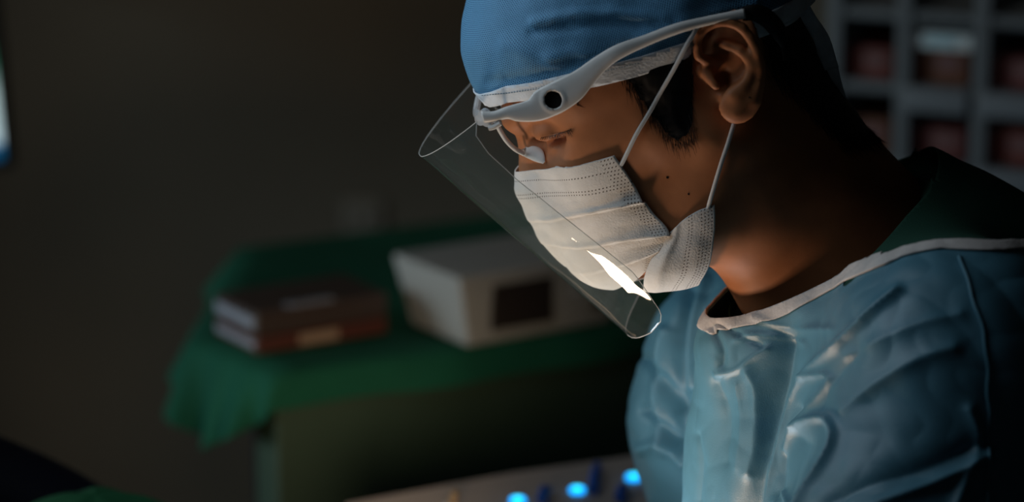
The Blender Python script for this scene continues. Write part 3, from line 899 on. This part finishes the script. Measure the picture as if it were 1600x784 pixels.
# ear loops
def loop(pts, r=.00125):
    for mir in (0, 1):
        P = [np.array(p) for p in spline(pts, 8)]
        Q = []
        for p in P:
            h, n, k, dist = body_bvh.find_nearest(Vector(p)); sg = (Vector(p) - h).dot(n)
            Q.append(p + np.array(n) * max(0, r + .0003 - sg) if sg > -0.012 else p)
        P = [(Q[max(i - 1, 0)] + Q[i] + Q[min(i + 1, len(Q) - 1)]) / 3 for i in range(len(Q))]
        if mir: P = [np.array([p[0], 2 * Y0 - p[1], p[2]]) for p in P]
        MB().tube(P, r, 10).build('ear_loop', M['loop'], mask)
loop([U(972, 252, -64), U(985, 228, -67), U(1020, 165, -75), U(1052, 110, -82), U(1074, 68, -86), U(1092, 44, -84), U(1112, 32, -78)])
loop([U(1106, 326, -73), U(1112, 305, -75), U(1126, 258, -77), U(1140, 215, -77), U(1147, 192, -76), U(1152, 170, -72)])

# ------------------------------------------------------------------ face shield
sh = empty('face_shield', U(770, 180, 0))
tag(sh, 'clear face shield on white spectacle frame with a round black hole in its temple', 'face shield')
A0_, A1_ = (655, 238), (978, 516)
E0_, E1_ = (722, 205), (1049, 474)
NT, NS = 60, 64
ths = math.radians(56)
film = []
for i in range(NT + 1):
    t = i / NT
    A = U(A0_[0] + (A1_[0] - A0_[0]) * t, A0_[1] + (A1_[1] - A0_[1]) * t, 0)
    ex = np.interp(t, [0, .05, .12, .25, 1], [745, 744, 764, 806, 1050]); ey = np.interp(t, [0, .05, .12, .25, 1], [190, 212, 240, 279, 474])
    E = U(ex, ey, -76)
    # the lower corners are cut in a long curve
    smax_ = 1.0
    if t > 0.80: smax_ = 1 - 0.16 * ((t - 0.80) / 0.20) ** 1.2
    if t > 0.95: smax_ -= 0.20 * (1 - math.sqrt(max(0, 1 - ((t - 0.95) / 0.05) ** 2)))
    row = []
    for j in range(NS + 1):
        s = (j / NS * 2 - 1) * smax_
        a = s * ths
        g = (1 - math.cos(a)) / (1 - math.cos(ths)); yy = math.sin(a) / math.sin(ths)
        ta = t + 0.060 * t ** 8 * abs(s) ** 1.3 * smax_
        ex = np.interp(ta, [0, .05, .12, .25, 1, 1.2], [745, 744, 764, 806, 1050, 1115]); ey = np.interp(ta, [0, .05, .12, .25, 1, 1.2], [190, 212, 240, 279, 474, 526])
        A = U(A0_[0] + (A1_[0] - A0_[0]) * ta, A0_[1] + (A1_[1] - A0_[1]) * ta, 0); E = U(ex, ey, -76)
        p = A + np.array([E[0] - A[0], 0, E[2] - A[2]]) * g
        p[1] = Y0 - 0.076 * yy
        row.append(p)
    film.append(row)
film = np.array(film)
fn_ = np.cross(np.gradient(film, axis=1), np.gradient(film, axis=0)); fn_ /= np.linalg.norm(fn_, axis=2)[..., None] + 1e-9
for i in range(NT + 1):
    for j in range(NS + 1):
        film[i, j] += fn_[i, j] * 0.00030 * mnoise.noise(Vector((i * 0.16, j * 0.28, 3.3)))
fo = link_mesh('visor_film', film.reshape(-1, 3), grid_faces(NT + 1, NS + 1), M['film'])
child(fo, sh); fo['label'] = 'bent transparent film'
rim = [film[0, j] for j in range(NS + 1)] + [film[i, -1] for i in range(1, NT + 1)] + [film[-1, j] for j in range(NS - 1, -1, -1)] + [film[i, 0] for i in range(NT - 1, 0, -1)]
MB().tube(rim + [rim[0]], .00028, 5, caps=False).build('film_edge', M['film_edge'], sh)

# temples: a flat outline with a round hole, given thickness
UPE = [(752, 176), (772, 176), (793, 168), (824, 158), (832, 150), (839, 142), (870, 126), (900, 111), (931, 90), (965, 71), (1004, 58), (1056, 39), (1105, 28), (1163, 16)]
LOE = [(756, 190), (772, 188), (793, 184), (808, 188), (831, 189), (854, 185), (885, 171), (908, 154), (923, 135), (942, 112), (965, 93), (1004, 73), (1056, 52), (1105, 38), (1165, 27)]
TOFF = lambda x: float(np.interp(x, [750, 870, 960, 1060, 1165], [-71, -79, -86, -88, -85]))
def temple(mir):
    n = 150
    up = spline([U(x, y, TOFF(x)) for x, y in UPE], 14)
    lo = spline([U(x, y, TOFF(x)) for x, y in LOE], 14)
    up = np.array(up); lo = np.array(lo)
    def resample(a, n):
        s = np.concatenate([[0], np.cumsum(np.linalg.norm(np.diff(a, axis=0), axis=1))]); s /= s[-1]
        return np.stack([np.interp(np.linspace(0, 1, n), s, a[:, k]) for k in range(3)], -1)
    up = resample(up, n); lo = resample(lo, n); rows_ = 14
    hc = U(865, 156, -80); V = []; Fs = []
    th = 0.0022
    for i in range(n):
        for j in range(rows_ + 1):
            q = up[i] + (lo[i] - up[i]) * j / rows_
            e = abs(j / rows_ - 0.5) * 2
            V.append(q + np.array([0, 0.0011 * e ** 3, 0]))
    V = np.array(V)
    s = np.hypot(V[:, 0] - hc[0], V[:, 2] - hc[2]) - 0.0054
    V, Fs = clip(V, np.array(grid_faces(n, rows_ + 1)), s)
    # the rim of the hole is raised
    r = np.hypot(V[:, 0] - hc[0], V[:, 2] - hc[2]); V[:, 1] -= 0.0006 * np.exp(-((r - 0.0062) / 0.0010) ** 2)
    if mir: V[:, 1] = 2 * Y0 - V[:, 1]
    o = link_mesh('temple', V, Fs, M['plastic']); child(o, sh); solidify(o, th)
    bh = hc.copy(); bh[1] += 0.0035
    if mir: bh[1] = 2 * Y0 - bh[1]
    b = MB().disc(bh, .0068, .001, (0, 1, 0)).build('hole_plug', M['black'], o, keep=False)
    b['label'] = 'black inside of the round hole'
    # dark rubber tip hooked behind the ear
    T = [U(1160, 22, -83), U(1180, 20, -82), U(1200, 30, -80), U(1216, 48, -78), U(1228, 66, -74), U(1232, 90, -72)]
    T = [np.array(p) for p in spline(T, 6)]
    if mir: T = [np.array([p[0], 2 * Y0 - p[1], p[2]]) for p in T]
    k = MB().tube(T, [.0040 + .0012 * math.sin(min(1, i / 10) * 1.5) for i in range(len(T))], 10, flat=0.4, up=(0, 0.0, 1)).build('temple_tip', M['black'], sh)
    k['label'] = 'black rubber ear tip'
temple(0); temple(1)
# brow bar round the front
bar = [U(775, 183, -70), U(760, 184, -62), U(752, 182, -45), U(746, 178, -22), U(744, 176, 0)]
bar = [np.array(p) for p in bar]; bar = bar + [np.array([p[0], 2 * Y0 - p[1], p[2]]) for p in bar[-2::-1]]
MB().tube(spline(bar, 8), .0030, 10, flat=0.7).build('brow_bar', M['clear'], sh)
for i, (x, y, o) in enumerate([(757, 179, -66), (762, 188, -68), (752, 186, -60)]):
    MB().disc(U(x, y, o), .0034, .004, (0.5, 1, 0.2), 18).tube([U(x - 5, y, o + 2), U(x + 5, y + 3, o - 2)], .0014, 8).build('stud', M['clear'], sh)
MB().tube(spline([U(764, 200, -70), U(772, 198, -71), U(782, 192, -72)], 4), [.0016] * 9, 8).build('clip_tab', M['plastic'], sh)
# wire arms and leaf shaped nose pads
for mir in (0, 1):
    mm = lambda p: np.array([p[0], 2 * Y0 - p[1], p[2]]) if mir else np.array(p)
    arm = spline([mm(U(*q)) for q in [(775, 190, -58), (781, 203, -50), (791, 219, -38), (804, 232, -27), (818, 240, -20)]], 6)
    MB().tube(arm, [.0021 - .0005 * i / (len(arm) - 1) for i in range(len(arm))], 10, flat=.6).build('nose_arm', M['plastic'], sh)
    pad = MB(); pr_ = [(811, 236, -20, 1.2), (820, 237, -20.5, 3.4), (830, 238, -20, 4.9), (840, 242, -19, 5.1), (846, 248, -18, 3.6), (850, 254, -17, 1.2)]
    def padp(x, y, o):
        h = on_body(x, y)
        return U(x, y, o) if h is None or h.y > Y0 - .008 else U(x, y, (h.y - Y0) * 1000 - 3.2)
    pp = spline([mm(padp(x, y, o)) for x, y, o, _ in pr_], 5); rr = spline([np.array([r * .84]) for *_, r in pr_], 5)
    pad.tube(pp, [float(r[0]) / 1000 for r in rr], 16, flat=0.28, up=(0.5, 0.0, 0.8)).build('nose_pad', M['plastic'], sh)

# ------------------------------------------------------------------ trolley with green drape
TZ = 0.80
top = [G(372, 388, TZ), G(298, 532, TZ), G(430, 588, TZ), G(1150, 482, TZ), G(1050, 300, TZ)]
top = [np.array(p) for p in top]
tcen = sum(top) / 5
trolley = empty('trolley', (tcen[0], tcen[1], 0))
tag(trolley, 'instrument trolley hidden under the green drape by the back wall', 'trolley')
def poly_slab(poly, z0, z1, shrink=0.97):
    m = MB(); c = sum(poly) / len(poly)
    a = [m.bm.verts.new(Vector((c[0] + (p[0] - c[0]) * shrink, c[1] + (p[1] - c[1]) * shrink, z0))) for p in poly]
    b = [m.bm.verts.new(Vector((c[0] + (p[0] - c[0]) * shrink, c[1] + (p[1] - c[1]) * shrink, z1))) for p in poly]
    m.bm.faces.new(a[::-1]); m.bm.faces.new(b)
    for i in range(len(poly)): m.bm.faces.new((a[i], a[(i + 1) % len(poly)], b[(i + 1) % len(poly)], b[i]))
    return m
poly_slab(top, TZ - 0.03, TZ - 0.004).build('table_top', M['device'], trolley, smooth=False)
for i in (0, 1, 2, 3, 4):
    p = tcen + (top[i] - tcen) * (0.70 if i == 1 else 0.86)
    MB().tube([(p[0], p[1], 0.03), (p[0], p[1], TZ - 0.03)], .014, 12).disc((p[0], p[1], 0.025), .025, .05, (0, 1, 0), 16).build('leg', M['navy'], trolley)
fa, fb = tcen + (top[2] - tcen) * 0.985, tcen + (top[3] - tcen) * 0.985
fx = (fb - fa) / np.linalg.norm(fb - fa); fy = np.array([-fx[1], fx[0], 0]); fm = (fa + fb) / 2 + fy * .03
MB().box((fm[0], fm[1], (TZ - .03 + .12) / 2), (np.linalg.norm(fb - fa), .05, TZ - .03 - .12), math.atan2(fx[1], fx[0]), bevel=.004).build('front_panel', mat('panel_olive', (.024, .048, .032), .6, .3, noise=.1, nscale=8), trolley)
# cloth: top and a waved skirt round it
def drape():
    loop_pts = []; seg_id = []
    n = 26
    for i in range(5):
        a, b = top[i], top[(i + 1) % 5]
        for k in range(n): loop_pts.append(a + (b - a) * k / n); seg_id.append((i, k / n))
    L = len(loop_pts); V = []; Fs = []
    inner = 8
    for r in range(inner):                       # top rings
        s = (r + 0.0) / inner
        for p in loop_pts: V.append([tcen[0] + (p[0] - tcen[0]) * s, tcen[1] + (p[1] - tcen[1]) * s, TZ + 0.0005 * math.sin(p[0] * 40 + r)])
    down = 14
    for r in range(down + 1):
        s = r / down
        for q, p in enumerate(loop_pts):
            i, t = seg_id[q]
            out = p[:2] - tcen[:2]; out = out / np.linalg.norm(out)
            drop = {0: 0.04, 1: float(np.interp(t, [0, .25, 1], [.062, .092, .034])), 2: 0.028, 3: 0.028, 4: 0.04}[i]
            if i == 0: drop = 0.04 + 0.022 * t
            wv = (0.012 * math.sin(q * 0.75) + 0.008 * math.sin(q * 0.31 + 1)) * s * (0.4 if i == 2 else 1)
            fl = 0.018 * s if i in (0, 1) else 0.004 * s
            V.append([p[0] + out[0] * (fl + wv + 0.004 * min(1, s * 6)), p[1] + out[1] * (fl + wv + 0.004 * min(1, s * 6)), TZ - 0.002 * min(1, s * 8) - drop * s])
    for r in range(inner + down):
        for q in range(L):
            Fs.append((r * L + q, r * L + (q + 1) % L, (r + 1) * L + (q + 1) % L, (r + 1) * L + q))
    o = link_mesh('surgical_drape', V, Fs, M['drape']); solidify(o, 0.001)
    tag(o, 'dark green surgical drape spread over the trolley, hanging at its left corner', 'drape')
drape()

# white machine on the drape
def on_table_box(name, fl, fr, bl, h, taper=1.0):
    """front-left, front-right and back-left bottom corners in the photo give place, width, depth and turn"""
    a, b, c = G(*fl, TZ + .001), G(*fr, TZ + .001), G(*bl, TZ + .001)
    return a, b, c
a, b, c = G(740, 548, TZ), G(960, 508, TZ), G(618, 488, TZ)
ux = (b - a); W_ = np.linalg.norm(ux); ux /= W_; uy = np.array([-ux[1], ux[0], 0]); D_ = 0.74 * np.linalg.norm(c - a)
rzm = math.atan2(ux[1], ux[0])
cen = a + ux * W_ / 2 + uy * D_ / 2
print('machine', W_, D_, math.degrees(rzm))
mach = empty('surgical_unit', (cen[0], cen[1], TZ + 0.001)); tag(mach, 'white box-shaped machine with a dark display standing on the green drape', 'machine')
HM = 0.070
def mloc(x, y, z): return Vector((cen[0], cen[1], TZ + 0.001)) + Vector(ux) * x + Vector(uy) * y + Vector((0, 0, z))
MB().box(mloc(0, 0, HM / 2), (W_ * 1.22, D_ * 1.04, HM), rzm, taper=0.84, bevel=.006).build('housing', M['device'], mach)
MB().box(mloc(-W_ * 0.16, -D_ * 0.487, HM * 0.52), (W_ * 0.42, .006, HM * 0.62), rzm, bevel=.001).build('display', M['screen_off'], mach)
MB().disc(mloc(W_ * 0.26, -D_ * 0.50, HM * 0.55), .011, .012, tuple(uy)).build('dial', M['device'], mach)
for k in range(3): MB().disc(mloc(W_ * (0.38), -D_ * 0.49, HM * (0.3 + .2 * k)), .004, .006, tuple(uy)).build('button', M['screen_off'], mach)

# stack of two cases on the left of the drape
M['case_dark'] = mat('case_dark', (0.05, 0.035, 0.032), 0.4, 0.5)
M['case_red'] = mat('case_red', (0.075, 0.022, 0.016), 0.5, 0.4)
M['case_silver'] = mat('case_silver', (0.25, 0.27, 0.33), 0.35, 0.5)
M['label_tan'] = mat('label_tan', (0.25, 0.18, 0.13), 0.7)
a, b, c = G(402, 556, TZ), G(606, 522, TZ), G(355, 512, TZ)
ux2 = b - a; W2 = np.linalg.norm(ux2); ux2 /= W2; uy2 = np.array([-ux2[1], ux2[0], 0]); D2 = 0.085
rz2 = math.atan2(ux2[1], ux2[0]) 
cen2 = a + ux2 * W2 / 2 + uy2 * D2 / 2
def cloc(x, y, z): return Vector((cen2[0], cen2[1], TZ + .001)) + Vector(ux2) * x + Vector(uy2) * y + Vector((0, 0, z))
z = 0
for name, h, m, lab, band_ in (('instrument_case', .016, M['case_red'], 'dark red flat case with tan label, lowest on the left of the drape', True),
                        ('instrument_case', .024, M['case_dark'], 'dark brown flat case lying on the dark red one', False)):
    e = empty(name, cloc(0, 0, z)); tag(e, lab, 'case', 'cases stacked on the drape')
    MB().box(cloc(0, 0, z + h / 2), (W2, D2, h * .96), rz2, bevel=.002).build('shell', m, e)
    MB().box(cloc(-W2 / 2, 0, z + h / 2), (.003, D2 * .9, h * .45), rz2, bevel=.0007).build('end_plate', M['case_silver'], e)
    if band_: MB().box(cloc(-.005, -D2 / 2, z + h / 2), (W2 * .3, .002, h * .6), rz2).build('label', M['label_tan'], e)
    else: MB().box(cloc(-.01, -D2 * .42, z + h), (W2 * .34, D2 * .14, .002), rz2).build('label', M['case_silver'], e)
    z += h

# pale socket plate on the wall behind
wp = lambda px, py, y: CAM + ray(px, py) * (y / ray(px, py)[1])
c = wp(566, 338, WALL_Y - .01)
so = empty('wall_socket', c); tag(so, 'pale wall socket plate behind the green drape', 'socket')
MB().box(c, (.06, .012, .05), bevel=.003).build('plate', mat('socket_plate', (.30, .28, .24), .5), so)
for k in (-1, 1): MB().disc(c + np.array([.013 * k, -.006, 0]), .004, .004, (0, 1, 0)).build('pin_hole', M['black'], so)

# ------------------------------------------------------------------ monitor at the left edge
mc = wp(-203, 95, 3.3); mr = math.radians(-14)
mon = empty('monitor', mc); tag(mon, 'lit monitor cut off by the left edge of the view', 'monitor')
R_ = Matrix.Rotation(math.radians(-3.0), 4, 'Y')
MB().box(mc, (.315, .03, .27), rot=R_, bevel=.004).build('bezel', M['black'], mon)
ms = bpy.data.materials.new('screen_picture'); ms.use_nodes = True; nt = ms.node_tree; nt.nodes.clear()
out = nt.nodes.new('ShaderNodeOutputMaterial'); em = nt.nodes.new('ShaderNodeEmission'); nt.links.new(em.outputs[0], out.inputs[0]); em.inputs[1].default_value = 0.9
tcn = nt.nodes.new('ShaderNodeTexCoord'); spn = nt.nodes.new('ShaderNodeSeparateXYZ'); nt.links.new(tcn.outputs['Generated'], spn.inputs[0])
cr = nt.nodes.new('ShaderNodeValToRGB'); nt.links.new(spn.outputs[2], cr.inputs[0])
els = cr.color_ramp.elements; els[0].position = 0.0; els[0].color = (.003, .02, .06, 1); els[1].position = 1.0; els[1].color = (.002, .003, .004, 1)
for p, col in ((.12, (.01, .12, .26, 1)), (.15, (.62, .82, .9, 1)), (.36, (.6, .8, .8, 1)), (.50, (.04, .18, .11, 1)), (.62, (.004, .02, .014, 1))):
    e = els.new(p); e.color = col
nt.links.new(cr.outputs[0], em.inputs[0])
MB().box(Vector(mc) + Vector((0, -.0155, 0)), (.296, .003, .245), rot=R_).build('screen', ms, mon, smooth=False)
MB().tube([Vector(mc) + Vector((0, .03, 0)), (mc[0], WALL_Y, mc[2])], .02, 12).build('wall_arm', M['black'], mon)

# ------------------------------------------------------------------ storage rack on the right
RY = 3.0
rackm = mat('rack_plastic', (0.115, 0.13, 0.145), 0.5, 0.4, noise=0.05)
lipm = mat('drawer_lip', (0.155, 0.175, 0.20), 0.4, 0.5)
pr0 = lambda px, py: wp(px, py, RY)
x0, x1 = pr0(1290, 0)[0], pr0(1790, 0)[0]; z0, z1 = pr0(0, 700)[2], pr0(0, -30)[2]
rack = empty('storage_rack', ((x0 + x1) / 2, RY, 0)); tag(rack, 'grey storage rack with open compartments behind the surgeon', 'rack')
COLX = [1300, 1411, 1533, 1655, 1780]; ROWY = [18, 132, 248, 366, 486, 606]
DEP = 0.16
for px in COLX:
    xx = pr0(px, 200)[0]
    MB().box((xx, RY + DEP / 2, (z0 + z1) / 2), (.0165, DEP, z1 - z0), bevel=.002).build('upright', rackm, rack)
for py in ROWY:
    zz = pr0(0, py)[2]
    MB().box(((x0 + x1) / 2, RY + DEP / 2 + .001, zz), (x1 - x0, DEP - .004, .012), bevel=.002).build('shelf', rackm, rack)
MB().box(((x0 + x1) / 2, RY + DEP + .006, (z0 + z1) / 2), (x1 - x0, .008, z1 - z0)).build('back_panel', M['black'], rack)
for zf in (z0,):
    for xx in (x0 + .02, x1 - .02):
        MB().box((xx, RY + DEP / 2, zf / 2), (.03, DEP, zf)).build('leg', rackm, rack)
cart = [mat('carton_red', (.15, .022, .014), .6), mat('carton_brown', (.14, .04, .014), .6), mat('carton_rust', (.13, .02, .018), .6)]
pal = mat('carton_label', (.16, .07, .07), .6)
white = mat('carton_white', (.75, .82, .85), .4)
names = {(0, 0): 'top left compartment', (0, 1): 'top middle compartment', (0, 2): 'top right compartment', (1, 0): 'second row left compartment', (1, 1): 'second row middle compartment', (1, 2): 'second row right compartment', (2, 0): 'third row left compartment', (2, 1): 'third row middle compartment', (2, 2): 'third row right compartment'}
for r in range(3):
    for q in range(3):
        xa, xb = pr0(COLX[q], 0)[0] + .009, pr0(COLX[q + 1], 0)[0] - .009
        zb = pr0(0, ROWY[r + 1])[2] + .0062
        cx = (xa + xb) / 2; wd = (xb - xa) * .86; hh = .034 + .004 * ((r + q) % 2)
        e = empty('carton', (cx, RY + .07, zb)); tag(e, '%s carton in the %s of the grey rack' % (['dark red', 'brown red', 'rust red'][(r + q) % 3], names[(r, q)]), 'box', 'cartons in the grey rack')
        MB().box((cx, RY + .075, zb + hh / 2), (wd, .11, hh), bevel=.001).build('carton_body', cart[(r + q) % 3], e)
        MB().box((cx + wd * .12, RY + .019, zb + hh * .6), (wd * .45, .002, hh * .4)).build('label', pal, e)
    for q in (1, 2, 3):
        if q < 4:
            xa, xb = pr0(COLX[q], 0)[0] + .006, pr0(COLX[q + 1], 0)[0] - .006
            zz = pr0(0, ROWY[r + 1])[2]
            MB().box(((xa + xb) / 2, RY - .004, zz - .008), (xb - xa, .006, .026), bevel=.002).build('label_rail', lipm, rack)
RACK_TURN = True
# white packet lying on the carton in the top middle compartment
xa, xb = pr0(1424, 0)[0], pr0(1522, 0)[0]; zb = pr0(0, 55)[2]
pk = empty('packet', ((xa + xb) / 2, RY + .06, zb)); tag(pk, 'bright white packet on top of the carton in the top middle compartment', 'packet')
zt = pr0(0, ROWY[1])[2] + .0062 + .038
MB().box(((xa + xb) / 2, RY + .06, zt + .009), (xb - xa, .10, .017), bevel=.003).build('packet_body', white, pk)
MB().box(((xa + xb) / 2, RY + .0085, zt + .009), ((xb - xa) * .5, .002, .008)).build('print_strip', mat('print_blue', (.35, .6, .7), .5), pk)

piv = Vector((pr0(1300, 0)[0], RY, 0)); ra = Matrix.Rotation(math.radians(-24), 4, 'Z')
for o in [o for o in C.objects if o.parent is None and o.name.split('.')[0] in ('storage_rack', 'carton', 'packet')]:
    o.location = piv + (ra @ (o.location - piv)); o.rotation_euler = (0, 0, math.radians(-24))
# ------------------------------------------------------------------ instrument console at the bottom
CZ = 0.79
consolem = mat('console_shell', (0.30, 0.26, 0.24), 0.5, 0.4)
cp_ = [G(540, 786, CZ), G(800, 738, CZ), G(1030, 706, CZ), G(1130, 700, CZ), G(1140, 815, CZ), G(560, 850, CZ)]
cp_ = [np.array(p) for p in cp_]; ccen = sum(cp_) / 6
con = empty('instrument_console', (ccen[0], ccen[1], 0)); tag(con, 'pale console with glowing blue indicator lights at the lower edge', 'console')
m = poly_slab(cp_, CZ - .03, CZ, 1.0)
m.build('console_top', consolem, con, smooth=False)
MB().box((ccen[0], ccen[1], (CZ - .03) / 2), (.12, .10, CZ - .03), bevel=.01).build('pedestal', consolem, con)
ledm = mat('blue_led', (0.0, 0.4, 1.0), .3, emit=(0.0, 0.36, 1.0), strength=2.0)
ledc = mat('blue_led_core', (0.1, 0.7, 1.0), .3, emit=(0.03, 0.75, 1.0), strength=2.2)
bluem = mat('blue_rubber', (0.005, 0.06, 0.30), .5)
for px, py in ((990, 748), (902, 768), (809, 784)):
    p = Vector(G(px, py, CZ))
    o = MB().disc(p + Vector((0, 0, .0015)), .0060, .003, n=24).build('indicator_light', ledm, con)
    k = MB().disc(p + Vector((0, 0, .0034)), .0032, .001, n=20).build('light_core', ledc, o)
for pts in ([(934, 738), (926, 776)], [(976, 772), (968, 790)], [(856, 776), (846, 792)]):
    p0, p1 = [Vector(G(*q, CZ)) + Vector((0, 0, .006)) for q in pts]
    MB().tube([p0, p0 * .5 + p1 * .5 + Vector((0, 0, .004)), p1], [.0035, .004, .0045], 10).build('lever', bluem, con)

# small brown probe standing on the console
b0 = G(704, 796, CZ); b1 = wp(712, 768, b0[1] - .004)
pb = empty('probe', b0); tag(pb, 'small brown speckled probe tip standing at the lower edge, left of the blue lights', 'probe')
MB().tube([b0, b0 * .5 + b1 * .5, b1], [.0030, .0034, .0026], 10).build('shaft', mat('probe_brown', (.16, .11, .06), .3, noise=.6, nscale=800), pb)
MB().disc(b0 + np.array([0, 0, .002]), .006, .004).build('foot', M['plastic'], pb)

# ------------------------------------------------------------------ chair back and green cloth at lower left
ch = empty('patient_chair', wp(-60, 860, 2.0) * [1, 1, 0]); tag(ch, 'dark navy padded patient chair back in the lower left corner', 'chair')
cb = MB(); pts = [wp(-260, 690, 2.0), wp(-60, 760, 2.0), wp(60, 812, 2.0), wp(160, 872, 2.0)]
cb.tube(spline(pts, 6), [.045] * 19, 16, flat=1.0).build('backrest', M['navy'], ch)
pc = wp(-60, 860, 2.0)
MB().box((pc[0], pc[1] + .03, pc[2] / 2 - .01), (.16, .12, pc[2] - .02), bevel=.02).build('chair_base', M['navy'], ch)
def mound():
    V = []; nr, nc = 20, 30
    c0 = wp(150, 850, 1.88)
    for i in range(nr):
        for j in range(nc):
            a = j / (nc - 1) * 2 * PI; r = i / (nr - 1)
            hh = 0.036 * (1 - r ** 2.2) + .004 * math.sin(a * 5) * r
            V.append([c0[0] + .075 * r * math.cos(a), c0[1] + .07 * r * math.sin(a), c0[2] + hh])
    o = link_mesh('green_cloth', V, grid_faces(nr, nc), mat('cloth_green', (.004, .11, .035), .8)); solidify(o, .001)
    tag(o, 'green cloth mound at the bottom edge beside the navy chair', 'cloth')
mound()
